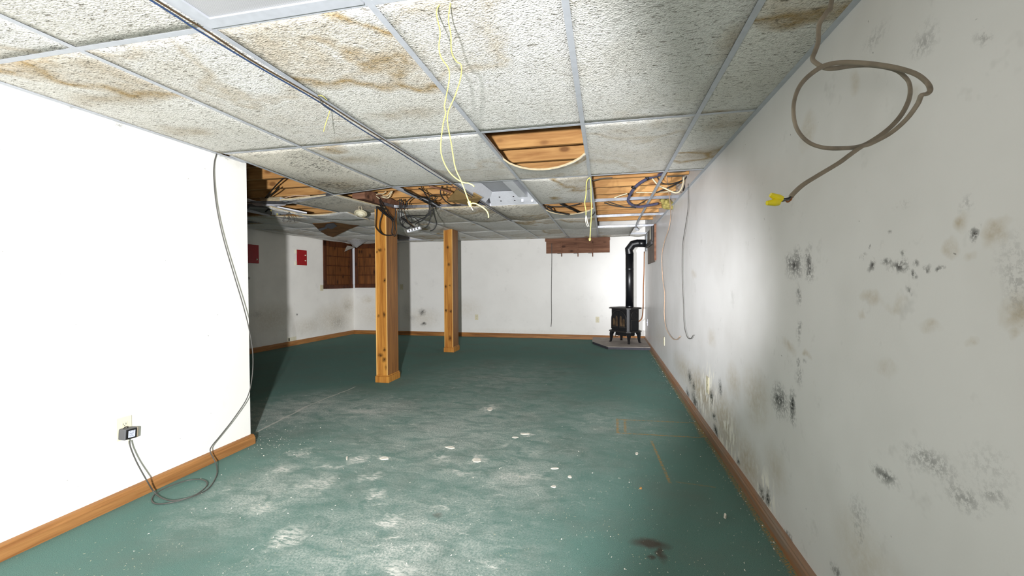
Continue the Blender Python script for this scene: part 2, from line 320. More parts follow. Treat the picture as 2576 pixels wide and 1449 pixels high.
class Geo:
    def __init__(s): s.v = []; s.f = []
    def add(s, v, f): k = len(s.v); s.v += [Vector(q) for q in v]; s.f += [tuple(a+k for a in q) for q in f]; return s
    def box(s, a, b, M=None):
        v = [Vector((x, y, z)) for z in (a[2], b[2]) for y in (a[1], b[1]) for x in (a[0], b[0])]
        if M is not None: v = [M @ q for q in v]
        return s.add(v, [(0, 2, 3, 1), (4, 5, 7, 6), (0, 1, 5, 4), (2, 6, 7, 3), (0, 4, 6, 2), (1, 3, 7, 5)])
    def bbox(s, a, b, bev=.004, M=None, seg=2):
        bm = bmesh.new(); bmesh.ops.create_cube(bm, size=1)
        c = (Vector(a)+Vector(b))/2; d = Vector(b)-Vector(a)
        for q in bm.verts: q.co = Vector((q.co.x*d.x, q.co.y*d.y, q.co.z*d.z))+c
        bmesh.ops.bevel(bm, geom=bm.edges[:], offset=bev, segments=seg, profile=.5, affect='EDGES')
        bm.verts.index_update()
        v = [(M @ q.co if M is not None else q.co.copy()) for q in bm.verts]
        f = [tuple(q.index for q in fc.verts) for fc in bm.faces]; bm.free(); return s.add(v, f)
    def prism(s, pts, d):
        n = len(pts); d = Vector(d); pts = [Vector(q) for q in pts]
        return s.add(pts+[q+d for q in pts], [tuple(range(n))[::-1], tuple(range(n, 2*n))]+[(k, (k+1) % n, (k+1) % n+n, k+n) for k in range(n)])
    def sweep(s, pts, prof, closed=True, upv=None):
        """profile of (side, up) pairs carried along a polyline"""
        pts = [Vector(q) for q in pts]; n = len(prof); V = []
        for k, p in enumerate(pts):
            t = (pts[min(k+1, len(pts)-1)]-pts[max(k-1, 0)]).normalized()
            u = Vector(upv) if upv else Vector((0, 0, 1))
            if abs(t.dot(u)) > .98: u = Vector((0, 1, 0))
            sd = t.cross(u).normalized(); u2 = sd.cross(t).normalized()
            V += [p+sd*a+u2*b for a, b in prof]
        Fs = [(k*n+q, k*n+(q+1) % n, (k+1)*n+(q+1) % n, (k+1)*n+q) for k in range(len(pts)-1) for q in range(n)]
        Fs += [tuple(range(n))[::-1], tuple(range((len(pts)-1)*n, len(pts)*n))]
        return s.add(V, Fs)
    def tube(s, pts, r, seg=8, rz=None):
        pts = [Vector(q) for q in pts]; rz = rz or r; fr = None; V = []; n = seg
        for k, p in enumerate(pts):
            t = (pts[min(k+1, len(pts)-1)]-pts[max(k-1, 0)]).normalized()
            if fr is None:
                u = Vector((0, 0, 1)) if abs(t.z) < .9 else Vector((1, 0, 0)); fr = t.cross(u).normalized()
            else: fr = (fr - t*fr.dot(t)).normalized()
            b = t.cross(fr)
            V += [p+fr*(r*math.cos(a))+b*(rz*math.sin(a)) for a in [2*math.pi*q/n for q in range(n)]]
        Fs = [(k*n+q, k*n+(q+1) % n, (k+1)*n+(q+1) % n, (k+1)*n+q) for k in range(len(pts)-1) for q in range(n)]
        Fs += [tuple(range(n))[::-1], tuple(range((len(pts)-1)*n, len(pts)*n))]
        return s.add(V, Fs)
    def cone(s, a, b, r1, r2, seg=14):
        a, b = Vector(a), Vector(b); t = (b-a).normalized()
        u = Vector((0, 0, 1)) if abs(t.z) < .9 else Vector((1, 0, 0)); f1 = t.cross(u).normalized(); b1 = t.cross(f1)
        V = [c+f1*(r*math.cos(q*2*math.pi/seg))+b1*(r*math.sin(q*2*math.pi/seg)) for c, r in ((a, r1), (b, r2)) for q in range(seg)]
        return s.add(V, [(q, (q+1) % seg, (q+1) % seg+seg, q+seg) for q in range(seg)]+[tuple(range(seg))[::-1], tuple(range(seg, 2*seg))])
    def out(s, name, mat, parent=None, smooth=False): return mesh(name, s.v, s.f, mat, parent, smooth)
def smoothpts(pts, k=8):
    pts = [Vector(p) for p in pts]
    if len(pts) < 3: return pts
    q = [pts[0]*2-pts[1]]+pts+[pts[-1]*2-pts[-2]]; out = []
    for a in range(1, len(q)-2):
        p0, p1, p2, p3 = q[a-1:a+3]
        for b in range(k):
            t = b/k
            out.append(.5*((2*p1)+(-p0+p2)*t+(2*p0-5*p1+4*p2-p3)*t*t+(-p0+3*p1-3*p2+p3)*t**3))
    out.append(pts[-1]); return out
def cord(name, pts, r, mat, parent=None, k=8, rz=None, seg=8):
    return Geo().tube(smoothpts(pts, k), r, seg, rz).out(name, mat, parent, True)
# ------------------------------------------------------------------ the room
TOP = 2.47
XFL = lambda y: -5.72-.062*(YF-y)
struct(Geo().box((-6.4, -2.1, -.1), (XR+.2, YF+.2, 0)).out('floor', m_carpet))
struct(Geo().box((XR, -2.1, 0), (XR+.12, YF+.15, TOP)).out('wall_right', m_right))
struct(Geo().box((-6.4, YF, 0), (XR, YF+.15, TOP)).out('wall_far', m_far))
struct(Geo().box((XL-.12, -2.0, 0), (XL, 2.70, ZC+.004)).out('wall_left', m_left))
struct(Geo().prism([(XFL(-2), -2, 0), (XFL(YF), YF, 0), (XFL(YF)-.3, YF, 0), (XFL(-2)-.3, -2, 0)], (0, 0, TOP)).out('wall_far_left', m_farleft))
struct(Geo().box((-6.5, -2.12, 0), (XR, -2.0, TOP)).out('wall_back', m_far))
struct(Geo().box((-6.5, -2.1, TOP), (XR+.12, YF+.15, TOP+.03)).out('ceiling', m_deck))
g = Geo().box((XL, -2, ZC), (XR, GY(-1), ZC+.015)); g.box((-6.4, -2, ZC), (XL-.0, GY(1)-.01, ZC+.015))
struct(g.out('ceiling_rear', m_ceil))
# baseboards: moulded profile
BP = [(0, 0), (.013, 0), (.013, .052), (.010, .060), (.010, .066), (.007, .074), (0, .078)]
def baseboard(name, a, b, mat, prof=BP):
    a, b = Vector(a), Vector(b); t = (b-a).normalized(); n_ = Vector((-t.y, t.x, 0))
    V = [p+n_*x+Vector((0, 0, z)) for p in (a, b) for x, z in prof]; n = len(prof)
    Fs = [(q, (q+1) % n, (q+1) % n+n, q+n) for q in range(n)]+[tuple(range(n)), tuple(range(n, 2*n))]
    return struct(mesh(name, V, Fs, mat))
big = [(x*1.9, z*.82) for x, z in BP]
baseboard('baseboard_left', (XL, 2.712, 0), (XL, -2, 0), m_oaky, [(x*2.4, z*.92) for x, z in BP])
baseboard('baseboard_right', (XR, -2, 0), (XR, YF, 0), m_dirtywood, [(x*1.6, z*1.0) for x, z in BP])
baseboard('baseboard_far', (XR, YF, 0), (XFL(YF), YF, 0), m_oakx, [(x*1.4, z*1.15) for x, z in BP])
baseboard('baseboard_far_left', (XFL(YF), YF, 0), (XFL(2), 2, 0), m_oaky, [(x*1.4, z*1.15) for x, z in BP])
# wall angles
struct(Geo().box((XR-.024, GY(-1), ZC-.003), (XR, YF, ZC)).box((XR-.002, GY(-1), ZC), (XR, YF, ZC+.022)).out('trim_1', m_bar))
struct(Geo().box((XL, -.5, ZC-.003), (XL+.024, GY(1)+.2, ZC+.001)).out('trim_2', m_bar))
struct(Geo().box((XFL(YF), YF-.022, ZC-.003), (XR, YF, ZC)).out('trim_3', m_bar))
# ------------------------------------------------------------------ structure above the ceiling
ORD = ['first', 'second', 'third', 'fourth', 'fifth', 'sixth', 'seventh', 'eighth', 'ninth', 'tenth', 'eleventh', 'twelfth', 'thirteenth', 'fourteenth', 'fifteenth', 'sixteenth']
for k in range(13):
    y = 2.80+.39*k
    o = Geo().bbox((-5.9, y, 2.232), (XR-.002, y+.038, 2.468), .003, seg=1).out('floor_joist', m_joist)
    tag(o, 'pine floor joist above the open ceiling bays, %s counted away from the camera' % ORD[k], 'joist', 'pine joists above the open ceiling')
o = Geo().bbox((-2.70, 4.2, 2.118), (-2.55, YF-.01, 2.231), .004).out('timber_girder', m_board)
tag(o, 'brown timber beam running above the two pine posts under the joists', 'beam')
for k, (x, j) in enumerate(((-.60, 0), (-.585, 1), (-.57, 2))):
    y = 2.80+.39*(j+1)
    o = Geo().prism([(x, y-.03, 2.47), (x+.085, y-.03, 2.47), (x+.075, y-.03, 2.375), (x+.04, y-.03, 2.375)], (0, .028, 0)).out('bridging_block', m_board)
    tag(o, 'dark wood bridging end on a joist, %s above the curled tile' % ('nearest one', 'middle one', 'farthest one')[k], 'wood block', 'bridging blocks')
# two pine posts
def post(x0, x1, y0, y1, zt, label):
    t = empty('wooden_post', ((x0+x1)/2, (y0+y1)/2, 0))
    Geo().bbox((x0+.004, y0+.002, 0), (x1-.004, y1, zt), .003).out('shaft', m_post, t)
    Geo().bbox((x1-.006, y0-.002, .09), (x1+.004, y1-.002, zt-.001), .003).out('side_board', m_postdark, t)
    Geo().bbox((x0-.012, y0-.014, 0), (x1+.018, y1+.014, .075), .003).bbox((x0-.004, y0-.006, .075), (x1+.011, y1+.006, .092), .003).out('base_moulding', m_post, t)
    Geo().bbox((x0-.001, y0-.007, .09), (x0+.012, y0+.001, zt-.002), .002).bbox((x1-.012, y0-.007, .09), (x1+.001, y0+.001, zt-.002), .002).out('corner_bead', m_edgehighlight, t)  # bead colour carries the painted edge highlight
    tag(t, label, 'post', 'knotty pine posts'); return t
post(-2.695, -2.548, 4.665, 4.935, 2.118, 'larger nearer square knotty pine post with black cables hanging round its top')
post(-2.69, -2.535, 6.89, 7.16, 2.118, 'smaller farther square knotty pine post standing clear before the far wall')
# ------------------------------------------------------------------ ceiling grid and tiles
SAG = {(-4, 2): .045, (-5, 2): .07, (-5, 3): .03, (-6, 3): .05, (-6, 4): .02}
def gz(i, j):
    i0, j0 = math.floor(i), math.floor(j); u, v = i-i0, j-j0; s = 0
    for a, b, wgt in ((0, 0, (1-u)*(1-v)), (1, 0, u*(1-v)), (0, 1, (1-u)*v), (1, 1, u*v)): s += wgt*SAG.get((i0+a, j0+b), 0)
    return ZC-s
def tile(i0, i1, j0, j1, kind, label, sag=.012, front=0., curl=0., twist=0., name='acoustic_tile'):
    nx, ny = 12, 20; V = []; g_ = .004
    for top in (0, 1):
        for b in range(ny+1):
            for a in range(nx+1):
                u, v = a/nx, b/ny; i = i0+(i1-i0)*u; j = j0+(j1-j0)*v
                x = GX(i)+g_*(1-2*u); y = GY(j)+g_*(1-2*v)
                z = gz(i, j)+.0015-sag*(4*u*(1-u))*(4*v*(1-v))**.7-front*(4*u*(1-u))**.8*(1-v)**1.6-curl*(1-v)**2*u+twist*(u-.5)*(v-.5)
                V.append((x, y, z+.013*top))
    n = (nx+1)*(ny+1); R = nx+1; Fs = []
    for b in range(ny):
        for a in range(nx):
            q = b*R+a; Fs += [(q, q+R, q+R+1, q+1), (q+n, q+1+n, q+R+1+n, q+R+n)]
    for a in range(nx): Fs += [(a, a+1, a+1+n, a+n), (ny*R+a, ny*R+a+n, ny*R+a+1+n, ny*R+a+1)]
    for b in range(ny): Fs += [(b*R, b*R+n, b*R+R+n, b*R+R), (b*R+nx, b*R+R+nx, b*R+R+nx+n, b*R+nx+n)]
    o = mesh(name, V, Fs, [m_tiles[kind], m_tiledge], None, False)
    k0 = 2*nx*ny
    for p_ in o.data.polygons:
        if p_.index >= k0: p_.material_index = 1
        else: p_.use_smooth = True
    return tag(o, label, 'ceiling tile', 'drop ceiling tiles')
def vis(i, j):
    v = Vector((GX(i), GY(j), ZC))-Vector((0, 0, H)); d = v.dot(fw)
    return (1288+F*v.dot(rt2)/d, 724.5-F*v.dot(up2)/d) if d > .1 else (-9999, -9999)
OPEN = {(-7, 2), (-6, 2), (-1, 1), (0, 2), (0, 3), (0, 4), (1, 2), (1, 3), (1, 4), (1, 5), (-2, 2), (-4, 2), (-3, 2), (-1, 3), (-2, -1), (-9, 3), (-7, 5), (-8, 2), (-9, 2), (-10, 2)}
for i in range(-10, 1): 
    if i < -4: OPEN.add((i, 1))
DUST = {(-4, 1): 'mouldy', (-4, 3): 'mouldy', (-3, 3): 'mouldy', (-2, 3): 'mouldy', (-5, 2): 'mouldy', (-1, 2): 'stained', (-3, 0): 'plain', (-2, 0): 'stained', (-4, 0): 'stained', (-1, 0): 'plain', (0, 0): 'plain', (1, 0): 'stained', (1, 1): 'stained', (0, 1): 'plain', (-2, 1): 'plain', (-3, 1): 'stained', (-4, -1): 'plain', (-3, -1): 'stained'}
LOOK = {'plain': 'pale', 'stained': 'brown-stained', 'mouldy': 'black-spotted'}
for j in range(-1, 7):
    for i in range(-10, 2):
        if (i, j) in OPEN or (i < -4 and j < 2): continue
        x1, y1 = vis(i+1, j+1)
        if x1 < 625 and not (j < 2 and i >= -4): continue
        if i == -4 and j < 1: i0 = (XL-X0)/.61
        else: i0 = i
        if i == -10: i0 = -9.27
        i1 = (XR-X0)/.61 if i == 1 else i+1
        j1 = (YF-Y0)/1.22 if j == 6 else j+1
        kind = DUST.get((i, j), random.choice(['plain', 'stained', 'plain']))
        lb = '%s ceiling tile, %s from the right wall, %s row from the camera' % (LOOK[kind], ORD[1-i], ORD[j+1])
        sg = {(-1, 2): .05, (-4, 3): .03, (-3, 3): .07, (-2, 3): .07, (-4, 1): .03, (-3, 1): .015, (-2, 4): .05, (-1, 4): .06, (-5, 3): .05, (-6, 4): .05}.get((i, j), random.uniform(.004, .018) if j < 3 else random.uniform(.01, .04))
        tile(i0, i1, j, j1, kind, lb, sg)
# slipped tiles
tile(-1, 0, 1.46, 2, 'stained', 'curled ceiling tile drooping behind the first open bay, its torn edge towards the camera', .0, .10)
tile(-1, 0, 3.36, 4, 'plain', 'small curled tile drooping under the cables left of the far open bays', .0, .07)
def slump():
    E_ = smoothpts([P(664, 516, Z=ZC-.025), P(700, 526, Z=ZC-.045), P(740, 536, Z=ZC-.055), P(780, 542, Z=ZC-.07), P(825, 539, Z=ZC-.05), P(866, 530, Z=ZC-.03)], 6)
    n = len(E_); V = []; R_ = 6
    for top_ in (0, 1):
        for b in range(R_):
            for k, e in enumerate(E_):
                v = b/(R_-1); V.append((e.x, e.y+.55*v*(.35+.65*k/n), e.z*(1-v)**2+(ZC-.065)*(1-(1-v)**2)+.012*top_))
    m_ = n*R_; Fs = []
    for b in range(R_-1):
        for k in range(n-1):
            q = b*n+k; Fs += [(q, q+n, q+n+1, q+1), (q+m_, q+1+m_, q+n+1+m_, q+n+m_)]
    q0 = len(Fs)
    Fs += [(k, k+1, k+1+m_, k+m_) for k in range(n-1)]+[((R_-1)*n+k, (R_-1)*n+k+m_, (R_-1)*n+k+1+m_, (R_-1)*n+k+1) for k in range(n-1)]
    Fs += [(b*n, b*n+m_, b*n+n+m_, b*n+n) for b in range(R_-1)]+[(b*n+n-1, b*n+2*n-1, b*n+2*n-1+m_, b*n+n-1+m_) for b in range(R_-1)]
    o = mesh('acoustic_tile', V, Fs, [m_tiles['plain'], m_tiledge])
    for p_ in o.data.polygons:
        if p_.index >= q0: p_.material_index = 1
        else: p_.use_smooth = True
    tag(o, 'slumped tile with a long curved tan edge behind the bent bar near the left wall', 'ceiling tile', 'drop ceiling tiles')
slump()
tile(-9, -8, 3.5, 4, 'plain', 'short tile behind the dark gap above the shaded red panel', .01)
TEE = [(-.012, 0), (.012, 0), (.012, .0015), (.0009, .0015), (.0009, .032), (-.0009, .032), (-.0009, .0015), (-.012, .0015)]
def bar(pts, label, mat=m_bar, k=None):
    dz_ = .0004 if 'cross' in label else .0012
    o = Geo().sweep(smoothpts(pts, k) if k else pts, [(a, b-dz_) for a, b in TEE]).out('grid_bar', mat)
    return tag(o, label, 'ceiling grid bar', 'metal bars of the drop ceiling')
for i in range(-9, 2):
    js = 2 if i < -4 else -1
    while i < -4 and js < 6 and vis(i, js+.9)[0] < 625: js += 1
    if i == -4: js = 1 if False else -1
    if i == -4: pts = [(GX(i), GY(1)+.05, ZC)] + [(GX(i), GY(j), gz(i, j)) for j in (1.5, 2)]
    elif i == 1: pts = [(GX(i), GY(j), gz(i, j)) for j in (-1, 0, 1, 2, 3, 4, 4.6)] + [(GX(i)+.01, GY(4.98), ZC-.03), (GX(i)+.05, GY(5.0), ZC-.07)]
    else: pts = [(GX(i), GY(j), gz(i, j)) for j in ([js] + [q for q in range(js+1, 7)])] + [(GX(i), YF, ZC)]
    bar(pts, 'long ceiling grid bar running away from the camera, %s from the right wall' % ORD[1-i])
o = bar([(GX(-4), GY(3)+.1, ZC), (GX(-4), YF, ZC)], 'long ceiling grid bar running from above the nearer post to the far wall')
for j in range(0, 7):
    if j in (2, 3): continue
    x0 = XL if j < 2 else -5.8
    if j == 1: x0 = GX(-4)
    lb = 'cross bar of the ceiling grid, %s from the camera' % ORD[j]
    if j in (4, 5): bar([(GX(-9 if j < 5 else -8), GY(j), ZC)]+[(GX(i), GY(j), gz(i, j)) for i in range(-8, 1)], lb)
    else: bar([(x0, GY(j), gz(-4, j))]+[(GX(i), GY(j), gz(i, j)) for i in range(-4 if x0 > -3 else -9, 2)]+[(XR, GY(j), ZC)], lb)
bar([(GX(-4), GY(2), gz(-4, 2)), (GX(-3), GY(2), ZC), (GX(-2), GY(2), ZC), (GX(-1), GY(2), ZC), (GX(0), GY(2), ZC), (XR, GY(2), ZC)], 'pale cross bar in front of the open light housing and cable bay')
bar([(GX(0), GY(3), ZC), (GX(-1), GY(3), ZC)], 'short cross bar behind the bulging tile beside the far open bays')
for k, j in enumerate((3, 4, 5)):
    bar([(GX(0)+.01, GY(j), ZC), (GX(1), GY(j), ZC+.002), (XR-.005, GY(j), ZC)], 'bare silver cross bar spanning the open bays by the right wall, %s' % ('nearest', 'middle one', 'farthest')[k], m_steel)
bar([P(836, 491, Y=3.68), P(800, 498, Y=3.70), P(750, 508, Y=3.74), P(712, 514, Y=3.80)], 'bent shiny bar end sloping down from the mouldy tile corner at left', m_steel, 6)
bar([P(712, 514, Y=3.80), P(660, 513, Y=3.9), P(600, 512, Y=4.0)], 'pale bar leading from the bent bar towards the left wall edge', m_steel)
bar([P(928, 508, Y=4.66), P(950, 512, Y=4.62), P(985, 521, Y=4.59), P(1000, 523, Y=4.6), P(1050, 522, Y=4.75), P(1110, 521, Y=4.88), P(1180, 518, Y=4.9), P(1240, 516, Y=4.9)], 'buckled silver cross bar passing in front of the nearer post', m_steel, 5)
# ------------------------------------------------------------------ light fixtures
a, b = GX(-2)+.012, GX(-1)-.012; c0, c1 = GY(-1)+.01, GY(0)-.012
t = empty('recessed_light', ((a+b)/2, (c0+c1)/2, ZC))
Geo().box((a, c1-.045, ZC-.010), (b, c1, ZC+.005)).box((a, c0, ZC-.010), (b, c0+.045, ZC+.005)).box((a, c0+.045, ZC-.010), (a+.045, c1-.045, ZC+.005)).box((b-.045, c0+.045, ZC-.010), (b, c1-.045, ZC+.005)).out('frame', m_bar, t)
Geo().box((a+.046, c0+.046, ZC-.004), (b-.046, c1-.046, ZC)).out('lens', m_lens, t)
Geo().box((a+.01, c0, ZC+.004), (b-.01, c1, ZC+.10)).out('housing', m_white, t)
Geo().tube([(a+.03, c1-.30, ZC-.012), (a+.034, c1-.29, ZC-.016), (a+.036, c1-.27, ZC-.012)], .002, 6).out('latch', m_ironedge, t)
tag(t, 'white recessed ceiling light with ribbed lens in the nearest ceiling row', 'ceiling light')
a, b = GX(-2)+.014, GX(-1)-.014; c0, c1 = GY(2)+.014, GY(3)-.014
t = empty('recessed_light', ((a+b)/2, (c0+c1)/2, ZC)); zt = ZC+.115
g = Geo(); th = .003
g.box((a, c0, zt), (b, c1, zt+th)); g.box((a, c0, ZC), (a+th, c1, zt)); g.box((b-th, c0, ZC), (b, c1, zt)); g.box((a, c0, ZC), (b, c0+th, zt))
g.out('housing', plain('housing_grey', '#a6a8ae', .35, .1, .5, .04), t)
Geo().prism([(a+.05, c1-.26, zt-.004), (b-.02, c1-.26, zt-.004), (b-.02, c1-.01, ZC+.004), (a+.02, c1-.01, ZC+.004)], (0, 0, -.003)).box((a, c1-.012, ZC), (b, c1, ZC+.03)).out('end_plate', m_white, t)
Geo().prism([(b-.20, c0, zt-.06), (b-.10, c0, zt-.06), (b-.08, c0, zt), (b-.22, c0, zt)], (0, c1-c0-.16, 0)).out('ballast_cover', m_white, t)
Geo().prism([(a+.004, c0, ZC+.01), (a+.10, c0, zt-.002), (a+.09, c0, zt-.001), (a+.002, c0, ZC+.02)], (0, c1-c0-.2, 0)).out('reflector', m_white, t)
for x in (a+.16, b-.26):
    for y in (c1-.10, c1-.17): Geo().cone((x, y, ZC+.07-.45*(y-c1+.17)), (x, y, ZC+.062-.45*(y-c1+.17)), .009, .009, 10).out('rivet', m_ironedge, t)
for x, y in ((b-.06, c1-.07), (b-.17, c1-.09)): Geo().bbox((x-.014, y-.02, ZC+.012), (x+.014, y+.02, ZC+.05), .004).out('lamp_socket', m_white, t)
for k, (cx, cc) in enumerate(((.0, m_purple), (.02, m_purple), (.035, m_blue))):
    cord('ballast_wire', [(a+.17+cx, c0+.05, zt-.01), (a+.22+cx, c0+.14, zt-.04-.01*k), (a+.28, c0+.16+cx, zt-.035), (a+.24+cx, c0+.08, zt-.02), (a+.30+cx, c0+.05, zt-.01)], .003, cc, t)
Geo().cone((a+.17, c0+.10, zt-.02), (a+.14, c0+.13, zt-.045), .008, .005).out('wire_connector', plain('orange_plastic', '#e08a1c', .4), t)
tag(t, 'open white fluorescent light housing without its lens beside the cable bay', 'ceiling light')
t = empty('recessed_light', P(720, 532, Y=4.55))
q = [P(682, 524, Y=4.35), P(700, 522, Y=4.35), P(772, 537, Y=4.45), P(684, 541, Y=4.75)]
Geo().prism(q, (0, 0, .014)).out('housing', m_white, t)
Geo().prism([P(628, 520, Y=4.3), P(682, 524, Y=4.35), P(682, 541, Y=4.75), P(622, 527, Y=4.7)], (0, 0, .04)).out('side_panel', plain('grey_metal', '#75787a', .5, .3), t)  # side panel in a darker grey than the white housing
for k, pp in enumerate((((728, 533), (718, 541), (713, 548), (711, 556)), ((728, 533), (727, 544), (733, 552), (729, 559)), ((729, 535), (736, 549), (741, 557), (741, 558)), ((719, 545), (715, 549), (714, 556), (713, 558)), ((730, 548), (724, 556), (722, 560)), ((668, 533), (675, 527), (684, 524)))):
    cord('lead_wire', [P(x, y, Y=4.4) for x, y in pp], .0035 if k < 5 else .008, m_grey if k < 5 else m_black, t)
for x, y in ((681, 529), (697, 538)): Geo().bbox(P(x-1.5, y+2, Y=4.33), P(x+1.5, y-1, Y=4.34)+Vector((0, .006, 0)), .001).out('wire_tag', m_yel, t)
tag(t, 'tilted white fluorescent housing with dangling wires beyond the left wall edge', 'ceiling light')
o = Geo().prism([P(653, 499, Y=4.0), P(706, 498, Y=4.0), P(722, 504, Y=4.05), P(708, 511, Y=3.95), P(656, 505, Y=3.95)], (0, .01, .014)).out('tile_fragment', m_tiledge)
tag(o, 'broken tan tile fragment lying on the bent bar near the left wall', 'tile fragment')
o = Geo().prism([P(632, 513, Y=3.9), P(702, 509, Y=3.9), P(716, 517, Y=3.86), P(645, 518, Y=3.86)], (0, .02, .01)).out('metal_strip', m_white)
tag(o, 'loose white metal strip resting along the pale bar by the left wall edge', 'metal strip')
# hanging scraps, and a panel in place of a ceiling hole
o = Geo().prism([P(1157, 466, Y=4.2), P(1212, 498, Y=4.2), P(1192, 519, Y=4.6), P(1124, 505, Y=4.6)], (.004, .004, .01)).out('cardboard_piece', m_card)
tag(o, 'square tan cardboard piece tilted inside the open cable bay', 'cardboard')
t = empty('ceiling_hole_panel', P(838, 580, Z=ZC))  # made-up panel below the tiles, in place of an open hole
Geo().prism([P(786, 563, Z=ZC-.045), P(856, 558, Z=ZC-.045), P(905, 567, Z=ZC-.045), P(878, 577, Z=ZC-.05), P(838, 597, Z=ZC-.08), P(822, 592, Z=ZC-.07), P(806, 582, Z=ZC-.06)], (0, 0, .008)).out('hole_fill', m_hole_brown, t)
Geo().prism([P(822, 564, Z=ZC-.052), P(840, 562, Z=ZC-.052), P(848, 569, Z=ZC-.056), P(834, 577, Z=ZC-.064), P(817, 570, Z=ZC-.06)], (0, 0, .004)).out('blue_patch', m_hole_blue, t)
Geo().prism([P(800, 576, Z=ZC-.064), P(822, 571, Z=ZC-.060), P(824, 575, Z=ZC-.064), P(803, 582, Z=ZC-.07)], (0, 0, .004)).out('blue_strip', m_hole_blue, t)
tag(t, 'brown panel with dark blue patches standing in for a torn ceiling hole', 'ceiling hole panel')
# drooping tile in front of the shelf niches
t = empty('sagging_tile', P(905, 605, Y=8.3)); V = []; nx, ny = 14, 8
for b in range(ny+1):
    for a_ in range(nx+1):
        u, v = a_/nx, b/ny
        xx = (864 + 84*u)*(1-v) + (868 + 80*u)*v; tip = max(0, 1-abs(u-.35)/.42)
        yy = 597 + v*(6 + 21*tip**1.3) + 2*u
        V.append(P(xx, yy, Y=7.9 + .35*v - .05*math.sin(5*u)))
n = len(V); V2 = V+[p_+Vector((0, .012, .006)) for p_ in V]; R = nx+1; Fs = []
for b in range(ny):
    for a_ in range(nx):
        q = b*R+a_; Fs += [(q, q+1, q+R+1, q+R), (q+n, q+R+n, q+R+1+n, q+1+n)]
for a_ in range(nx): Fs += [(a_, a_+n, a_+1+n, a_+1), (ny*R+a_, ny*R+a_+1, ny*R+a_+1+n, ny*R+a_+n)]
for b in range(ny): Fs += [(b*R, b*R+R, b*R+R+n, b*R+n), (b*R+nx, b*R+nx+n, b*R+R+nx+n, b*R+R+nx)]
mesh('tile_sheet', V2, Fs, tilemat('tile_soaked', '#b9b9bd', .2, .7), t, True)
Geo().prism([P(873, 618, Y=8.2), P(893, 622, Y=8.2), P(866, 633, Y=8.25)], (0, .01, .004)).out('torn_corner', plain('grey_tile_back', '#8c857c', .9), t)
tag(t, 'soaked grey ceiling tile drooping in front of the two shelf niches', 'sagging tile')
# smoke detector
t = empty('smoke_detector', P(907, 540, Y=4.35)); cc = P(907, 540, Y=4.35)
ax = Vector((-.15, .42, 1)).normalized()
Geo().cone(cc-ax*.006, cc+ax*.012, .052, .062, 28).out('cover', m_yellowed, t, True)
Geo().cone(cc+ax*.012, cc+ax*.020, .070, .070, 28).out('mounting_plate', m_yellowed, t)
Geo().cone(cc-ax*.012, cc-ax*.006, .024, .030, 20).out('test_ring', m_ivory, t)
cord('wire', [P(905, 533, Y=4.36), P(903, 522, Y=4.36), P(906, 512, Y=4.36), P(904, 504, Y=4.36)], .004, m_cream, t)
cord('wire', [P(909, 533, Y=4.36), P(910, 523, Y=4.36), P(906, 514, Y=4.36), P(908, 503, Y=4.36)], .003, m_cream, t)
tag(t, 'round yellowed smoke detector dangling by its wires left of the nearer post', 'smoke detector')
o = Geo().bbox(P(895, 503, Y=4.40), P(916, 492, Y=4.40)+Vector((0, .08, 0)), .006).out('junction_box', m_white)
tag(o, 'small white junction box among wires above the smoke detector', 'junction box')
# ------------------------------------------------------------------ cables round the nearer post
def bundle(name, label, cat, lst, loc, extra=None):
    t = empty(name, loc)
    for pts, Y, r, mt in lst:
        ys = Y if isinstance(Y, (list, tuple)) else [Y]*len(pts)
        cord('cable', [P(x, y, Y=yy) for (x, y), yy in zip(pts, ys)], r, mt, t)
    tag(t, label, cat); return t
Yc = 4.52
bundle('cable_bundle', 'black cables looped down the front and side of the nearer pine post', 'cables', [
    ([(925, 482), (940, 500), (947, 518), (945, 560), (946, 573), (960, 588), (975, 592), (990, 591)], Yc, .006, m_black),
    ([(930, 480), (948, 505), (962, 530), (956, 556), (955, 575), (962, 588), (972, 592)], Yc, .006, m_black),
    ([(942, 478), (955, 505), (968, 532), (985, 552), (988, 565), (986, 585), (990, 592)], Yc, .008, m_black),
    ([(950, 490), (965, 515), (980, 540), (990, 553), (995, 575), (997, 590), (991, 595)], Yc, .006, m_black),
    ([(995, 523), (994, 545), (987, 556)], Yc, .006, m_black),
    ([(928, 482), (942, 512), (965, 535), (985, 550), (990, 556)], 4.5, .012, m_black),
    ([(900, 498), (925, 510), (950, 520), (975, 528)], 4.5, .006, m_black),
    ([(955, 500), (945, 492), (950, 488), (965, 487), (973, 478)], 4.45, .005, m_cream),
    ([(958, 495), (975, 498), (982, 490), (990, 473), (985, 470)], 4.45, .006, m_cream),
    ([(962, 493), (975, 492), (985, 480), (992, 476)], 4.45, .005, m_cream)], P(985, 550, Y=Yc))
Yd = 4.45
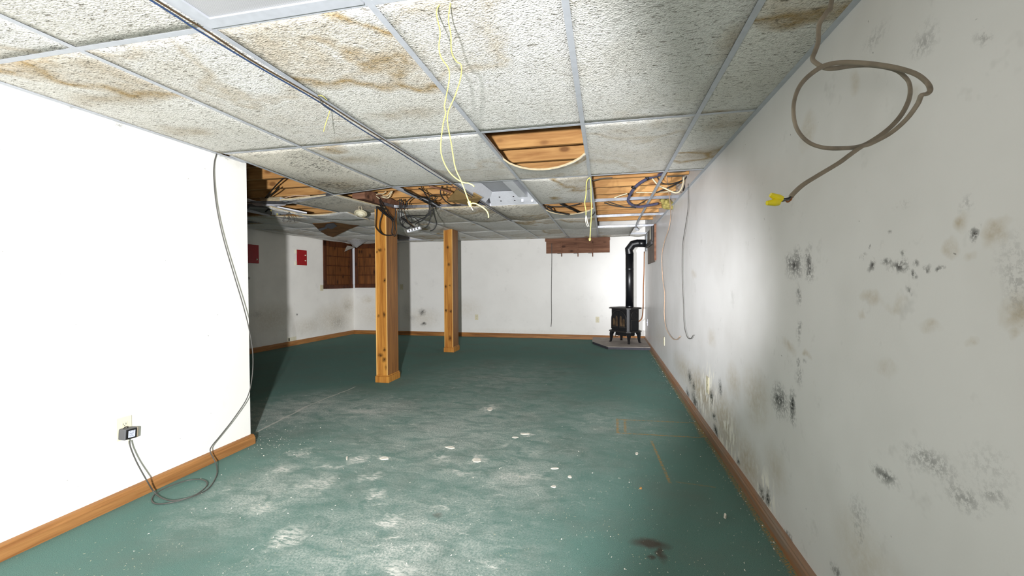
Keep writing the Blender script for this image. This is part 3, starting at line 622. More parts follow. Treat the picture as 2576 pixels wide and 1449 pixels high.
t = bundle('cable_tangle', 'tangle of black cables hanging beside the nearer post with a white strip', 'cables', [
    ([(1006, 500), (1005, 520), (1004, 545), (1010, 565), (1022, 574), (1030, 574)], Yd, .006, m_black),
    ([(1010, 500), (1009, 525), (1012, 548), (1024, 560), (1036, 568), (1040, 572)], Yd, .006, m_black),
    ([(1006, 552), (1018, 543), (1045, 542), (1070, 542), (1085, 530), (1100, 522)], Yd, .006, m_black),
    ([(1006, 556), (1016, 550), (1035, 560), (1052, 554), (1072, 545), (1082, 535), (1084, 515)], Yd, .006, m_black),
    ([(1078, 500), (1080, 525), (1076, 540), (1066, 552), (1050, 560), (1044, 566)], Yd, .006, m_black),
    ([(1083, 505), (1084, 530), (1082, 552), (1076, 568), (1068, 573)], Yd, .006, m_black),
    ([(1088, 518), (1092, 540), (1098, 560), (1096, 570), (1090, 578), (1082, 581)], Yd, .006, m_black),
    ([(1012, 560), (1015, 548), (1030, 545), (1045, 549), (1054, 560), (1052, 572)], Yd, .005, m_black),
    ([(1013, 566), (1028, 546), (1036, 552), (1034, 568), (1022, 574), (1012, 562), (1020, 550)], Yd, .005, m_black),
    ([(1008, 546), (1022, 556), (1032, 566), (1044, 572)], 4.42, .007, m_black),
    ([(1016, 530), (1022, 548), (1030, 560), (1042, 570)], 4.42, .004, m_brown),
    ([(1060, 470), (1068, 485), (1078, 500), (1084, 515)], [4.1, 4.2, 4.4, 4.45], .006, m_black),
    ([(1000, 505), (1010, 504), (1016, 515), (1018, 528)], Yd, .006, m_black)], P(1040, 560, Y=Yd))
M4 = Matrix.Translation(P(1042, 578, Y=4.42)) @ Matrix.Rotation(math.radians(-14), 4, 'Y') @ Matrix.Rotation(.1, 4, 'Z')
Geo().bbox((-.078, -.025, -.014), (.078, .025, .014), .004, M4).out('white_strip', m_white, t)
for k in range(4): Geo().bbox((-.055+.032*k, -.028, -.010), (-.040+.032*k, -.024, .010), .001, M4).out('strip_slot', m_grey, t)
bundle('loose_cables', 'dark cables strung over the joists in the open bay behind the cardboard', 'cables', [
    ([(1000, 475), (1030, 488), (1062, 503), (1095, 520)], [3.9, 4.1, 4.35, 4.6], .012, m_black),
    ([(1010, 474), (1045, 492), (1075, 500), (1105, 518)], [3.9, 4.1, 4.35, 4.6], .008, m_black),
    ([(1053, 473), (1070, 484), (1085, 492), (1102, 496)], 4.2, .005, m_black),
    ([(1112, 468), (1108, 485), (1118, 503), (1135, 515), (1150, 516)], 4.2, .006, m_black),
    ([(1124, 467), (1122, 488), (1090, 490), (1080, 496)], 4.2, .004, m_black),
    ([(1100, 498), (1090, 505), (1080, 500), (1085, 492)], 4.2, .005, m_black),
    ([(1080, 468), (1110, 476), (1135, 484)], 3.95, .010, m_board),
    ([(1022, 520), (1024, 508), (1035, 498), (1042, 494)], 4.6, .007, m_black)], P(1070, 490, Y=4.2))
bundle('loose_cables', 'dark cables crossing the small gap above the curled tile near the far bays', 'cables', [
    ([(1372, 517), (1385, 522), (1392, 532), (1415, 537), (1432, 540)], 5.05, .008, m_black),
    ([(1370, 520), (1384, 530), (1410, 536)], 5.0, .006, m_black),
    ([(1410, 512), (1430, 522), (1448, 530), (1458, 536)], [5.0, 5.2, 5.4, 5.5], .014, m_black),
    ([(1380, 519), (1405, 520), (1435, 518), (1460, 512)], 5.1, .006, m_black),
    ([(1495, 527), (1496, 535), (1490, 542), (1484, 544)], 5.6, .007, m_black)], P(1410, 528, Y=5.1))
bundle('diagonal_cables', 'two thin dark cables slanting across the joists in the left open bay', 'cables', [
    ([(716, 446), (695, 466), (668, 497)], [3.6, 3.7, 4.0], .006, m_black),
    ([(703, 470), (690, 483), (672, 498)], [3.7, 3.8, 4.0], .006, m_black),
    ([(708, 500), (735, 493), (760, 492), (780, 493)], 4.1, .006, m_tan)], P(690, 480, Y=3.7))
# open bays by the right wall
t = bundle('purple_conduit', 'curved purple-grey conduit arching across the far open bays', 'conduit', [
    ([(1672, 436), (1650, 442), (1628, 450), (1605, 464), (1592, 478), (1584, 492), (1580, 505), (1588, 514), (1605, 520), (1630, 517), (1655, 512)],
     [4.3, 4.4, 4.5, 4.6, 4.7, 4.8, 4.9, 5.0, 5.1, 5.2, 5.3], .016, m_purple)], P(1600, 480, Y=4.7))
for q, yy, r_ in ((((1624, 443), (1632, 452)), 4.46, .012), (((1588, 470), (1600, 474)), 4.64, .012), (((1580, 488), (1590, 492)), 4.78, .010)):
    cord('strap', [P(x, y, Y=yy) for x, y in q], r_, m_black, t)
bundle('cream_cable', 'cream cable slanting from the conduit to the right wall and back up', 'cable', [
    ([(1640, 448), (1655, 465), (1675, 475), (1700, 485), (1712, 478), (1718, 462), (1720, 445)], 4.5, .008, m_cream),
    ([(1545, 498), (1560, 492), (1578, 487)], 4.8, .007, m_cream), ([(1600, 484), (1640, 484), (1690, 482)], 4.9, .006, m_cream)], P(1680, 475, Y=4.5))
bundle('loose_cables', 'thin dark cables crossing the open bays beside the right wall', 'cables', [
    ([(1650, 440), (1665, 460), (1690, 462), (1720, 452), (1730, 440)], 4.5, .006, m_black),
    ([(1520, 510), (1545, 518), (1570, 521), (1600, 523)], 5.0, .006, m_black),
    ([(1530, 508), (1555, 516), (1580, 522), (1610, 512), (1630, 500)], 5.0, .005, m_black),
    ([(1730, 448), (1722, 470), (1718, 480)], 4.6, .007, m_black), ([(1490, 455), (1515, 449), (1540, 447)], 4.2, .005, m_grey),
    ([(1650, 485), (1690, 468), (1715, 455)], 4.6, .006, m_black)], P(1600, 500, Y=4.8))
o = Geo()
for k in range(9):
    c = P(1680+random.uniform(-14, 14), 512+random.uniform(-9, 9), Y=5.4); r = random.uniform(.03, .05)
    M4 = Matrix.Translation(c) @ Matrix.Rotation(random.random()*3, 4, Vector((1, .5, .3)).normalized())
    o.bbox((-r, -r, -r*.6), (r, r, r*.6), r*.4, M4)
tag(o.out('insulation_wad', m_wool, None, True), 'lump of yellow insulation stuffed above the right wall', 'insulation')
o = Geo().bbox(P(1690, 530, Y=5.6), P(1702, 512, Y=5.6)+Vector((0, .3, 0)), .004).out('blocking_board', m_joist)
tag(o, 'short pale wood blocking beside the yellow insulation', 'wood block')
o = Geo().bbox((.60, 4.25, 2.25), (.77, 4.55, 2.44), .02).out('duct_collar', plain('dull_duct', '#8d8478', .6, .2))
tag(o, 'dusty grey duct box in the open bay nearest the right wall', 'duct box')
# ------------------------------------------------------------------ cords strung under the ceiling
zz = ZC-.014
t = empty('strung_wires', (-1.34, 2, zz))
pa = [(378, 0), (500, 78), (644, 165), (805, 258), (900, 320), (1000, 381), (1135, 466)]
pb = [(392, 0), (510, 72), (644, 159), (805, 251), (900, 311), (1000, 373), (1143, 463)]
cord('blue_wire', [(-1.358, .3, zz)]+[P(x, y, Z=zz) for x, y in pa]+[(-1.335, GY(4), zz)], .0028, m_blue, t)
cord('brown_wire', [(-1.344, .3, zz)]+[P(x, y, Z=zz) for x, y in pb]+[(-1.322, GY(4), zz)], .0028, m_brown, t)
tag(t, 'pair of thin blue and brown wires strung along the ceiling grid', 'wires')
t = empty('string_tie', P(805, 250, Z=ZC-.01))
cord('tie_end', [P(800, 241, Z=ZC-.004), P(806, 252, Z=ZC-.02), P(810, 262, Z=ZC-.016), P(826, 274, Z=ZC-.018), P(842, 282, Z=ZC-.014)], .0022, m_grey, t)
cord('tie_end', [P(800, 240, Z=ZC-.004), P(812, 242, Z=ZC-.014), P(823, 252, Z=ZC-.02)], .0018, m_yel, t)
y_ = P(830, 278, Z=ZC-.02).y
cord('tie_tail', [P(829, 279, Y=y_), P(827, 288, Y=y_), P(818, 315, Y=y_), P(814, 331, Y=y_)], .0020, m_yel, t)
tag(t, 'short yellow string knotted round the pair of ceiling wires', 'string')
Ys = 1.30
t = empty('yellow_cord', (-.48, Ys, ZC))
A = [(1112, -14), (1108, 5), (1098, 32), (1107, 80), (1104, 118), (1110, 145), (1128, 172), (1130, 200), (1122, 245), (1118, 268), (1121, 285), (1115, 310), (1109, 360), (1112, 395), (1130, 432), (1158, 456), (1182, 462), (1193, 469)]
B = [(1136, -14), (1133, 8), (1128, 50), (1134, 85), (1136, 130), (1148, 154), (1160, 164), (1159, 195), (1145, 240), (1128, 280), (1126, 310), (1135, 360), (1145, 420), (1160, 455), (1175, 495), (1181, 512)]
C_ = [(1183, 515), (1190, 511), (1205, 516), (1222, 528), (1228, 538), (1229, 548)]
for q in (A, B, C_): cord('strand', [P(x, y, Y=Ys) for x, y in q], .0019, m_yel, t, 6)
Geo().cone(P(1180, 507, Y=Ys), P(1184, 520, Y=Ys), .006, .004, 10).out('knot', m_yel, t, True)
cord('frayed_tip', [P(1184, 518, Y=Ys), P(1187, 524, Y=Ys), P(1190, 529, Y=Ys)], .0012, m_ivory, t)
tag(t, 'long yellow twine hanging in two strands from the ceiling nearest the camera', 'cord')
t = empty('yellow_cord', P(1483, 446, Y=3.66))
cord('strand', [P(x, y, Y=3.64) for x, y in ((1485, 447), (1478, 452), (1475, 465), (1474, 490), (1471, 510), (1474, 530), (1474, 541))], .0042, m_yel, t)
cord('strand', [P(x, y, Y=3.64) for x, y in ((1483, 446), (1486, 455), (1487, 490), (1488, 530), (1486, 570), (1484, 602))], .0038, m_yel, t)
Geo().cone(P(1484, 600, Y=3.64), P(1483.5, 606, Y=3.64), .011, .006, 10).out('knot', m_yel, t, True)
for q in (((1474, 540), (1473, 556), (1478, 570)), ((1474, 541), (1477, 558), (1482, 570)), ((1475, 543), (1479, 562), (1481, 568))): cord('frayed_end', [P(x, y, Y=3.64) for x, y in q], .0025, m_ivory, t)
tag(t, 'shorter yellow twine looped over the grid in front of the far open bays', 'cord')
# ------------------------------------------------------------------ flat cable hanging in front of the right wall
t = empty('electrical_cable', P(2060, 160, D=.8))
R_ = [(2120, -470, .82), (2112, -200, .82), (2092, 0, .82), (2080, 30, .82), (2061, 62, .82), (2058, 105, .82), (2050, 130, .82), (2044, 147, .82), (2052, 158, .82), (2076, 171, .82), (2100, 172, .82), (2150, 165, .83), (2200, 165, .84), (2250, 175, .85), (2275, 192, .85), (2288, 212, .85), (2288, 245, .84), (2270, 285, .83), (2240, 320, .83), (2200, 350, .83), (2165, 368, .82)]
R2_ = R_+[(2120, 373, .80), (2070, 371, .79), (2030, 355, .79), (2003, 320, .79), (1996, 272, .79), (2006, 228, .79), (2030, 195, .79), (2070, 167, .79), (2110, 158, .79), (2160, 158, .79), (2210, 163, .79), (2260, 172, .79), (2305, 187, .79), (2332, 208, .79), (2340, 226, .78), (2332, 236, .78), (2318, 240, .78), (2308, 262, .79), (2280, 300, .80), (2240, 335, .81), (2190, 362, .81), (2168, 369, .80), (2140, 388, .79), (2110, 410, .78), (2060, 440, .77), (2020, 465, .76), (1995, 488, .76), (1990, 495, .76)]
jk = [P(x, y, D=d*.98) for x, y, d in R2_]
cord('cable_jacket', jk, .0028, m_romex, t, 8, .0043, 10)
for q, mt in ((((1991, 494), (1985, 498), (1975, 500), (1966, 500)), m_black), (((1991, 495), (1984, 502), (1972, 505), (1958, 508)), m_grey), (((1992, 495), (1990, 502), (1982, 508), (1977, 505)), m_copper)):
    cord('conductor', [P(x, y, D=.745) for x, y in q], .0014, mt, t)
tag(t, 'dirty flat electrical cable coiled in a loop before the right wall', 'cable')
for (xa, ya, xb, yb, lb) in ((1966, 502, 1938, 490, 'upper'), (1959, 508, 1929, 511, 'lower')):
    g = Geo(); pa_, pb_ = P(xa, ya, D=.742), P(xb, yb, D=.742); mid = pa_.lerp(pb_, .35)
    g.cone(pa_, mid, .0062, .0066, 16); g.cone(mid, pb_, .0064, .0038, 16)
    tag(g.out('wire_nut', m_yelnut), '%s of the two yellow wire nuts on the looped cable end' % lb, 'wire nut', 'yellow wire nuts')
# ------------------------------------------------------------------ thin cords on the right wall
xx = XR-.02
cord_a = cord('hanging_wire', [P(1674, 428, Y=4.45), P(1677, 445, Y=4.5), P(1682, 480, Y=4.7), P(1686, 515, Y=5.0)]+[P(x, y, X=xx) for x, y in ((1687, 545), (1682, 575), (1671, 610), (1665, 645), (1667, 700), (1672, 740), (1671, 790), (1676, 826), (1690, 850), (1702, 854), (1711, 846))], .0045, m_tan)
tag(cord_a, 'thin pinkish wire dropping from the open bay and curving down the right wall', 'wire')
cord_b = cord('hanging_wire', [P(x, y, X=xx) for x, y in ((1731, 462), (1731, 520), (1724, 570), (1717, 620), (1716, 690), (1719, 760), (1721, 815), (1728, 846), (1737, 852), (1744, 843))], .0035, m_grey)
tag(cord_b, 'thin grey wire hanging beside the pinkish wire on the right wall', 'wire')
cord_d = cord('hanging_string', [P(x, y, Y=YF-.05) for x, y in ((1388, 612), (1388, 660), (1387, 740), (1387.5, 800), (1386, 822))], .006, m_grey)
tag(cord_d, 'dark string hanging straight down over the far wall from the board', 'string')
# ------------------------------------------------------------------ cable on the left wall
t = empty('extension_cable', P(530, 1200, Z=0)); o_ = .035
top = [P(546, 383, X=XL+.012), P(539, 410, X=XL+.02), P(538, 450, X=XL+.03), P(545, 520, X=XL+.04), P(562, 600, X=XL+.05), P(588, 690, X=XL+.06), P(612, 770, X=XL+.07), P(627, 830, X=XL+.08), P(636, 890, X=XL+.09), P(634, 950, X=XL+.09), P(622, 1000, X=XL+.08), P(590, 1050, X=XL+.07), P(555, 1095, X=XL+.06), P(533, 1122, X=XL+.06), P(529, 1136, X=XL+.07)]
fl_ = [P(538, 1155, X=XL+.09), P(545, 1172, X=XL+.13), P(545, 1195, Z=.010), P(528, 1225, Z=.006), P(500, 1243, Z=.006), P(460, 1257, Z=.006), P(420, 1266, Z=.006), P(392, 1267, Z=.006), P(382, 1258, Z=.006), P(390, 1243, Z=.010), P(420, 1226, Z=.012), P(470, 1209, Z=.010), P(505, 1206, Z=.010), P(521, 1214, Z=.012), P(515, 1228, Z=.014), P(485, 1248, Z=.016), P(440, 1259, Z=.014), P(410, 1254, Z=.012), P(388, 1238, Z=.02), P(370, 1210, X=XL+.10), P(345, 1165, X=XL+.07), P(330, 1130, X=XL+.055), P(325, 1110, X=XL+.05)]
cord('lead', top+fl_, .0034, m_grey, t, 6)
tag(t, 'grey cable dropping down the left wall and coiling on the carpet', 'cable')
# outlets
def outlet(c, n_, uvec, w_, h_, label, plate=m_ivory, slots=True, switch=False):
    """wall plate: c centre on the wall, n_ outward normal, uvec horizontal"""
    n_, uvec = Vector(n_).normalized(), Vector(uvec).normalized(); vv = Vector((0, 0, 1))
    M4 = Matrix((uvec, vv, n_)).transposed().to_4x4(); M4.translation = Vector(c)
    t = empty('light_switch' if switch else 'wall_outlet', c)
    Geo().bbox((-w_/2, -h_/2, 0), (w_/2, h_/2, .006), .002, M4).out('cover_plate', plate, t)
    if switch: Geo().bbox((-.005, -.014, .005), (.005, .014, .012), .002, M4).out('toggle', plate, t)
    else:
        for s in (1, -1):
            Geo().bbox((-.017, s*h_*.18-.014, .005), (.017, s*h_*.18+.014, .0075), .002, M4).out('socket', plate, t)
            if slots:
                g = Geo()
                for dx in (-.007, .007): g.box((dx-.0012, s*h_*.18-.003, .0074), (dx+.0012, s*h_*.18+.006, .0078), M4)
                g.box((-.002, s*h_*.18-.010, .0074), (.002, s*h_*.18-.006, .0078), M4); g.out('slots', m_black, t)
    tag(t, label, 'light switch' if switch else 'outlet', 'wall outlets and switches'); return t, M4
c = P(311, 1077, X=XL)
t, _ = outlet(c, (1, 0, 0), (0, 1, 0), .078, .125, 'ivory wall outlet on the near left wall behind the plugged adapter')
# adapter plugged into it
c = P(323, 1090, X=XL+.03); M4 = Matrix.Translation(c) @ Matrix.Rotation(math.radians(-4), 4, 'X')
t = empty('power_adapter', c)
Geo().bbox((-.026, -.034, -.030), (.022, .030, .030), .006, M4, 3).out('case', plain('grey_case', '#5d5d5e', .5, 0, .4, .05), t)
Geo().bbox((.0215, -.028, -.026), (.0245, .026, .026), .001, M4).out('black_face', m_black, t)
Geo().bbox((.0245, -.018, -.019), (.0255, .017, .018), .0004, M4).out('paper_label', plain('label_paper', '#c9cde0', .6, 0, .3, .02), t)
g = Geo()
for yy, zz_, l in ((-.012, .012, .006), (.004, .012, .007), (-.012, .002, .020), (-.012, -.006, .004), (-.003, -.006, .005), (-.010, -.012, .018)): g.box((.0255, yy, zz_), (.0258, yy+l, zz_+.002), M4)
g.out('label_print', plain('grey_ink', '#55586a', .7), t)
Geo().bbox((-.024, .026, -.030), (.020, .040, .028), .005, M4).out('beige_end', plain('beige_case', '#a39784', .5), t)
Geo().tube([M4 @ Vector((-.004, .012*math.cos(a)-.012, .028+.010*math.sin(a))) for a in [math.pi*q/8 for q in range(9)]], .0022, 6).out('hanging_ring', m_ironedge, t)
Geo().cone(M4 @ Vector((0, -.002, -.030)), M4 @ Vector((0, -.001, -.048)), .007, .006, 12).cone(M4 @ Vector((0, -.001, -.048)), M4 @ Vector((0, 0, -.060)), .005, .0045, 12).out('connector', m_ivory, t)
tag(t, 'grey and black power adapter with a white label plugged into the left wall', 'adapter')
outlet(P(1199, 798, Y=YF), (0, -1, 0), (1, 0, 0), .075, .12, 'ivory outlet low on the far wall, right of the farther post', m_yellowed)
outlet(P(1503, 804, Y=YF), (0, -1, 0), (1, 0, 0), .075, .12, 'ivory outlet low on the far wall, just left of the black stove', m_yellowed)
outlet(P(1010, 722, Y=YF), (0, -1, 0), (1, 0, 0), .075, .12, 'shaded switch on the far wall in the shadow of the nearer post', m_yellowed, switch=True)
nl = Vector((1, -.062, 0)).normalized(); ul = Vector((.062, 1, 0)).normalized()
def PL(x, y):   # point on the slightly skewed far left wall
    d = ray(x, y); k = .062; t_ = (-5.72-k*YF)/(d.x-k*d.y); return Vector((0, 0, H))+d*t_
outlet(PL(809, 724), nl, ul, .09, .12, 'ivory switch on the far left wall beside the left shelf niche', m_yellowed, switch=True)
outlet(P(1629, 811, X=XR), (-1, 0, 0), (0, -1, 0), .075, .12, 'white switch plate on the right wall close to the stove', m_white, switch=True)
outlet(P(1671, 858, X=XR), (-1, 0, 0), (0, -1, 0), .075, .12, 'yellowed outlet on the right wall below the pinkish wire', m_yellowed)
outlet(P(1781, 968, X=XR), (-1, 0, 0), (0, -1, 0), .08, .13, 'yellowed outlet on the right wall among the peeling mouldy paint', m_yellowed)
# broken low box
t = empty('open_electrical_box', PL(734, 853)); c = PL(734, 853)
M4 = Matrix((ul, Vector((0, 0, 1)), nl)).transposed().to_4x4(); M4.translation = c
Geo().bbox((-.11, -.035, 0), (.11, .038, .006), .003, M4).out('plaster_surround', m_ivory, t)
Geo().bbox((-.085, -.028, .004), (-.06, .026, .009), .001, M4).out('dark_opening', m_black, t)
Geo().bbox((-.05, -.02, .004), (.06, .022, .009), .002, M4).out('cover', m_ivory, t)
tag(t, 'wide low white box with dark slot above the far left baseboard', 'electrical box')
# red access panels
def redpanel(x0, x1, y0, y1, label, hinges):
    a, b = PL(x0, y0), PL(x1, y1); c = (a+b)/2; hw = abs((b-a).dot(ul))/2; hh = abs(b.z-a.z)/2
    M4 = Matrix((ul, Vector((0, 0, 1)), nl)).transposed().to_4x4(); M4.translation = c
    t = empty('red_panel', c)
    Geo().bbox((-hw, -hh, .008), (hw, hh, .022), .003, M4).out('door', m_red, t)
    Geo().box((-hw+.004, -hh+.004, 0), (hw-.004, hh-.004, .008), M4).out('frame', m_white, t)
    if hinges:
        for s in (-1, 1): Geo().bbox((-hw-.035, s*hh*.75-.04, 0), (-hw+.002, s*hh*.75+.035, .018), .004, M4).out('hinge', m_ivory, t)
    for s in ((.05, -.055) if hinges else (-.09,)): Geo().cone(M4 @ Vector((hw-.045, s, .022)), M4 @ Vector((hw-.045, s, .034)), .014, .012, 12).out('latch_knob', m_ivory, t)
    tag(t, label, 'panel', 'red wall panels')
redpanel(745, 770, 628, 668, 'small bright red panel with white hinges on the lit far left wall', True)
redpanel(618, 649, 614, 663, 'red panel in shadow, partly hidden by the near wall edge', False)
# ------------------------------------------------------------------ shelf niches
def niche(name, M4, w_, h_, label, shelves=4):
    t = empty(name, M4.translation); fr = .075; dp = .03
    Geo().box((0, 0, -.001), (w_, h_, .003), M4).out('back_boards', m_shelfback, t)
    g = Geo(); g.bbox((0, 0, 0), (fr, h_, dp), .004, M4); g.bbox((w_-fr, 0, 0), (w_, h_, dp), .004, M4); g.out('side_frame', m_shelf, t)
    Geo().bbox((0, 0, 0), (w_, .09, dp+.006), .004, M4).out('bottom_rail', m_shelf, t)
    Geo().bbox((0, h_-.12, 0), (w_, h_, dp), .004, M4).out('top_rail', m_shelf, t)
    for k in range(1, shelves):
        z = .09+(h_-.21)*k/shelves
        Geo().bbox((fr-.002, z-.008, 0), (w_-fr+.002, z+.008, dp-.006), .002, M4).out('shelf', m_shelf, t)
    g = Geo()
    for k in range(1, 8):
        x = fr+(w_-2*fr)*k/8; g.box((x-.002, .09, .003), (x+.002, h_-.1, .005), M4)
    g.out('board_grooves', m_shelf, t)
    tag(t, label, 'shelf niche', 'dark pine shelf niches')
a, b = PL(813.5, 727), PL(887, 724); M4 = Matrix((ul, Vector((0, 0, 1)), nl)).transposed().to_4x4(); M4.translation = a+nl*.001
niche('shelf_niche', M4, (b-a).dot(ul)-.03, 1.03, 'dark knotty pine shelf niche left of the white corner strip')
a = P(894, 724, Y=YF); M4 = Matrix((Vector((1, 0, 0)), Vector((0, 0, 1)), Vector((0, -1, 0)))).transposed().to_4x4(); M4.translation = Vector((a.x, YF-.001, a.z))
niche('shelf_niche', M4, 1.05, 1.03, 'dark knotty pine shelf niche half hidden behind the nearer post')
o = Geo().bbox((XFL(YF)+.0, YF-.045, 1.07), (XFL(YF)+.06, YF-.0, 2.02), .006).out('corner_strip', m_white)
tag(o, 'narrow white corner strip between the two shelf niches', 'corner strip')
# ------------------------------------------------------------------ board on the far wall
t = empty('hook_board', (-.54, YF, 1.94))
Geo().bbox((-1.195, YF-.028, 1.785), (.105, YF-.001, 2.04), .003).out('board', m_board, t)
Geo().bbox((-1.215, YF-.045, 2.035), (.110, YF-.001, 2.098), .003).out('top_rail', m_board, t)
for x in (1413, 1454, 1491):
    c = P(x, 640, Y=YF-.04)
    Geo().bbox((c.x-.010, YF-.052, c.z-.045), (c.x+.010, YF-.028, 2.03), .003).out('peg_strip', m_board, t)
    Geo().box((c.x-.09, YF-.05, 1.772), (c.x, YF-.03, 1.78)).out('cross_pin', m_ironedge, t)
tag(t, 'rough brown board with three narrow pegs at the top of the far wall', 'board')
# ------------------------------------------------------------------ hearth and stove
HZ = .05
t = empty('hearth_pad', (.3, 8.3, 0))
hp = [(XR-.02, 7.70), (.06, 7.66), (-.235, 8.30), (-.235, YF-.02), (XR-.02, YF-.02)]
Geo().prism([(x, y, HZ-.008) for x, y in hp], (0, 0, .008)).out('slate_top', m_slate, t)
Geo().prism([(x+(.008 if x < 0 else 0), y+(.008 if y < 8.2 else 0), 0) for x, y in hp], (0, 0, HZ-.008)).out('base', m_slate_edge, t)
tag(t, 'low grey slate hearth pad with clipped corner under the stove', 'hearth pad')
FLc, FRc, BRc = P(1536, 859, Z=HZ), P(1582, 866, Z=HZ), P(1613, 863, Z=HZ)
ux = (FRc-FLc); Wd = ux.length; ux.normalize(); uy = Vector((-ux.y, ux.x, 0)); Dp = (BRc-FRc).dot(uy)
M4 = Matrix((ux, uy, Vector((0, 0, 1)))).transposed().to_4x4(); cen = (FLc+FRc)/2+uy*Dp/2; M4.translation = Vector((cen.x, cen.y, HZ))
t = empty('wood_stove', M4.translation); W2, D2 = Wd/2, Dp/2
ztop = .655
def octo(w_, d_, c_): return [(-w_+c_, -d_), (w_-c_, -d_), (w_, -d_+c_), (w_, d_-c_), (w_-c_, d_), (-w_+c_, d_), (-w_, d_-c_), (-w_, -d_+c_)]
def slab(g, pts, z0, z1): return g.prism([M4 @ Vector((x, y, z0)) for x, y in pts], (0, 0, z1-z0))
slab(Geo(), octo(W2-.005, D2+.01, .035), .225, ztop-.02).out('body', m_iron, t)
g = Geo(); slab(g, octo(W2+.045, D2+.055, .06), ztop-.02, ztop-.006); slab(g, octo(W2+.03, D2+.04, .055), ztop-.006, ztop); g.out('top_plate', m_ironedge, t)
g = Geo(); slab(g, octo(W2+.045, D2+.055, .06), .205, .218); slab(g, octo(W2+.02, D2+.03, .05), .218, .228); g.out('ash_lip', m_ironedge, t)
g = Geo()
for k in range(11): g.box((-.12+.024*k, -.10, ztop), (-.108+.024*k, -.04, ztop+.004), M4)
g.out('top_grille', m_iron, t)
slab(Geo(), octo(W2-.06, D2-.04, .03), .13, .205).out('ash_pan', m_iron, t)
for sx, sy_ in ((-1, -1), (1, -1), (1, 1), (-1, 1)):
    x, y = sx*(W2-.005), sy_*(D2-.005)
    pts = [(x*.90, y*.86, .205), (x*.97, y*.95, .15), (x*.98, y*.98, .07), (x*1.0, y*1.02, .02), (x*1.05, y*1.08, 0)]
    V = []; ws = (.034, .026, .017, .014, .018)
    for (px, py, pz), r in zip(pts, ws): V += [M4 @ Vector((px+r*a_, py+r*b_, pz)) for a_, b_ in ((-1, -1), (1, -1), (1, 1), (-1, 1))]
    Fs = [(k*4+q, k*4+(q+1) % 4, k*4+4+(q+1) % 4, k*4+4+q) for k in range(4) for q in range(4)]+[(0, 1, 2, 3), (16, 17, 18, 19)]
    mesh('leg', V, Fs, m_iron, t)
yf = -D2-.01
def arch(cx, z0, zs, hw, ap, n_=10, y=yf):
    pts = [(cx-hw, z0), (cx+hw, z0), (cx+hw, zs)]
    pts += [(cx+hw*math.cos(math.pi*q/n_), zs+ap*math.sin(math.pi*q/n_)) for q in range(1, n_)]
    return pts+[(cx-hw, zs)]
for side in (-1, 1):
    d = Geo(); x0_, x1_ = sorted((side*.006, side*(W2-.055)))
    zs = lambda x: .44+.15*math.sqrt(max(0, 1-(x/(W2-.055))**2))
    pts = [(x0_, .265), (x1_, .265)]+[(x1_+(x0_-x1_)*q/8, zs(x1_+(x0_-x1_)*q/8)) for q in range(9)]
    dr = d.prism([M4 @ Vector((x, yf-.010, z)) for x, z in pts], uy*.012).out('door', m_iron, t)
    for k, cx in enumerate((.050, .118)):
        gl = Geo().prism([M4 @ Vector((x, yf-.013, z)) for x, z in arch(side*cx, .315, .43 if k == 0 else .41, .026, .075 if k == 0 else .05)], uy*.003).out('glass_pane', m_glass, t)
    Geo().bbox((x0_+.01, yf-.020, .290), (x1_-.01, yf-.010, .306), .003, M4).out('door_ledge', m_ironedge, t)
arcp = [M4 @ Vector(((W2-.045)*math.cos(math.pi*q/24), yf-.014, .44+.165*math.sin(math.pi*q/24))) for q in range(25)]
arcp = [M4 @ Vector((W2-.045, yf-.014, .26))]+arcp+[M4 @ Vector((-W2+.045, yf-.014, .26))]
Geo().tube(arcp, .007, 6).out('arch_moulding', m_ironedge, t, True)
Geo().tube([M4 @ Vector((W2-.06, yf-.02, .40)), M4 @ Vector((W2-.02, yf-.045, .385))], .006, 8).out('door_handle', m_ironedge, t)
xs = W2-.005
Geo().tube([M4 @ Vector((xs+.004, .10*math.cos(a_)*.75, .52+.07*math.sin(a_))) for a_ in [math.radians(q) for q in range(20, 331, 15)]], .006, 6).out('side_ring', m_ironedge, t, True)
g = Geo(); g.bbox((xs-.002, -.09, .425), (xs+.010, .09, .437), .003, M4); g.bbox((xs-.002, -.095, .25), (xs+.010, -.083, .437), .003, M4); g.out('side_frame', m_ironedge, t)
Geo().tube([M4 @ Vector(q) for q in ((-W2+.07, -.10, .15), (-W2+.09, -.12, .105), (-W2+.14, -.12, .10), (-W2+.16, -.10, .13))], .004, 6).out('spring_handle', m_ironedge, t)
tag(t, 'black cast iron stove with arched glass doors on the slate hearth', 'stove')
# stove pipe
pc = M4 @ Vector((0, 0, 0)); px_, py_ = .462, 8.36
t = empty('stove_pipe', (px_, py_, HZ+ztop)); r = .073
Geo().cone((px_, py_, HZ+ztop), (px_, py_, 1.72), r, r, 32).out('riser', m_pipe, t, True)
g = Geo().tube([(px_, py_, 1.715), (px_-.012, py_, 1.80), (px_+.06, py_, 1.895), (px_+.16, py_, 1.915)], r*1.02, 32); g.out('elbow', m_pipe, t)
Geo().cone((px_+.14, py_, 1.913), (XR-.03, py_, 1.905), r*.98, r*.98, 32).out('horizontal_run', m_pipe, t, True)
for z in (HZ+ztop+.01, 1.42, 1.715): Geo().cone((px_, py_, z), (px_, py_, z+.012), r+.003, r+.003, 32).out('joint_band', m_pipe, t)
Geo().bbox((XR-.045, py_-.13, 1.76), (XR-.03, py_+.13, 2.06), .004).out('wall_plate', plain('galvanised', '#7c8288', .4, .5), t)
tag(t, 'black stove pipe rising from the stove and bending to the right wall', 'stove pipe')
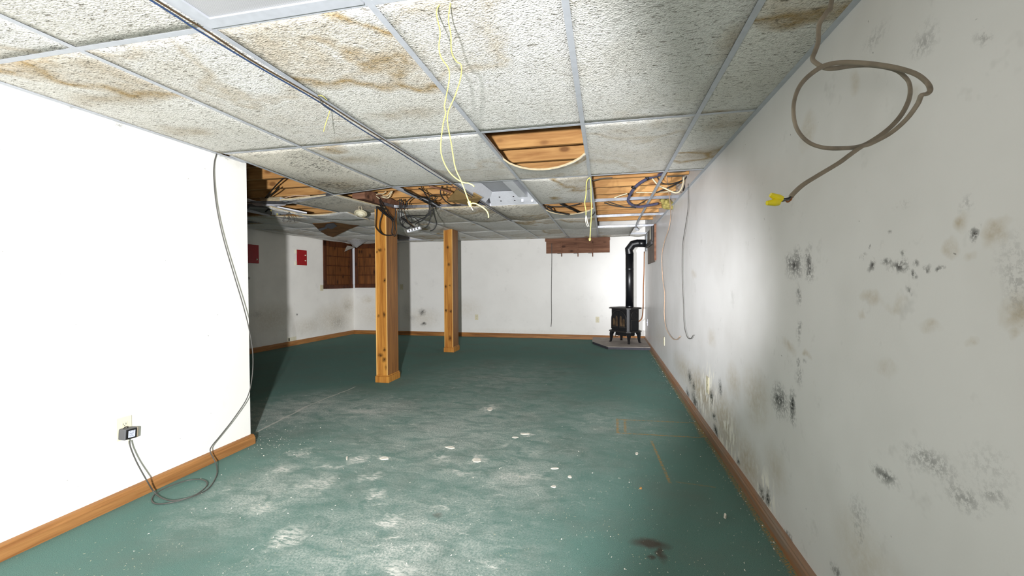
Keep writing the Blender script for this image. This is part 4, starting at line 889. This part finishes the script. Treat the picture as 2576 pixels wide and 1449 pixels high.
o = cord('gas_line', [(XR-.07, 8.30, 1.75), (XR-.075, 8.30, 1.4), (XR-.085, 8.31, 1.1), (XR-.09, 8.33, .7), (XR-.11, 8.36, .5), (XR-.17, 8.36, .43)], .010, m_copper)
tag(o, 'thin copper coloured line running down the corner to the stove', 'pipe')
t = empty('wall_chase', (XR, 7.7, 1.9))
Geo().bbox((XR-.018, 7.08, 1.51), (XR-.001, 8.20, 2.10), .003).out('backing_board', m_grey_board, t)
Geo().bbox((XR-.030, 7.03, 1.53), (XR-.001, 7.08, 2.10), .003).out('edge_strip', m_board, t)
g = Geo(); g.bbox((XR-.06, 7.30, 1.80), (XR-.018, 8.15, 1.87), .006); g.bbox((XR-.05, 7.26, 1.85), (XR-.018, 7.32, 2.10), .006); g.out('metal_bracket', m_ironedge, t)
Geo().bbox((XR-.045, 7.34, 1.90), (XR-.018, 7.60, 2.10), .01).out('pale_batten', m_ivory, t)
tag(t, 'grey weathered board with dark bracket high on the right wall by the pipe', 'board')
# ------------------------------------------------------------------ debris on the carpet
def flake(x, y, w_, h_, label, mat=m_flake, thick=.004):
    c = P(x, y, Z=0.); a_ = (P(x+w_, y, Z=0.)-c); b_ = (P(x, y-h_, Z=0.)-c); n_ = 9; pts = []
    for q in range(n_):
        an = 2*math.pi*q/n_; s = random.uniform(.65, 1.05); pts.append(c+a_*math.cos(an)*s+b_*math.sin(an)*s+Vector((0, 0, .001)))
    V = pts+[c+(p_-c)*.8+Vector((0, 0, thick)) for p_ in pts]
    Fs = [tuple(range(n_)), tuple(range(n_, 2*n_))]+[(q, (q+1) % n_, (q+1) % n_+n_, q+n_) for q in range(n_)]
    return tag(mesh('plaster_flake' if mat is m_flake else 'wood_chip', V, Fs, mat), label, 'debris', 'plaster flakes on the carpet')
flake(1824, 1301, 5, 6, 'small rounded cream pebble of plaster near the right baseboard', thick=.014)
flake(968, 1153, 15, 5, 'white plaster flake on the carpet, leftmost of the larger flakes')
flake(1133, 1126, 17, 4, 'long thin white flake beyond the middle of the carpet')
flake(1323, 1092, 15, 2.5, 'narrow straight white flake right of the long thin flake')
flake(1199, 1158, 15, 6, 'ragged white flake nearest the centre of the carpet')
flake(1232, 1030, 8, 6, 'white flake farthest away on the dusty carpet')
flake(1397, 1179, 12, 2.5, 'hooked white plaster sliver right of the ragged flake')
flake(1434, 1200, 6, 4, 'small cream crumb just beyond the hooked sliver')
flake(1393, 1225, 9, 3, 'pointed white sliver nearer the camera than the cream crumb')
flake(1602, 1142, 4, 5, 'pale square chip below the rust outlines on the carpet')
flake(1296, 1101, 9, 2.5, 'slanting white sliver next to the narrow straight flake')
flake(873, 1153, 3, 6, 'small upright white flake left of the leftmost large flake')
flake(1612, 1229, 5, 3, 'small tan wood chip on the dark carpet left of the baseboard', m_joist)
g = Geo()
def crumb(x, y, s):
    V = [(x+random.uniform(-s, s), y+random.uniform(-s, s), .0008+(0 if q < 3 else s*random.uniform(.5, 1))) for q in range(4)]
    g.add(V, [(0, 1, 2), (0, 1, 3), (1, 2, 3), (2, 0, 3)])
for k in range(1500):
    if k < 250: q = P(random.gauss(700, 50), random.gauss(1115, 22), Z=0.)
    elif k < 600: q = Vector((XR-.03-abs(random.gauss(0, .03)), random.uniform(1.6, 7.5), 0))
    else: q = P(random.uniform(300, 1950), 860+590*random.random()**.8, Z=0.)
    if q.x > XR-.03 or (q.x < XL+.06 and q.y < 2.75): continue
    crumb(q.x, q.y, random.choice((.0015, .002, .003, .005)))
tag(g.out('plaster_crumbs', m_flake), 'tiny pale crumbs of plaster scattered over the green carpet', 'debris', None, 'stuff')
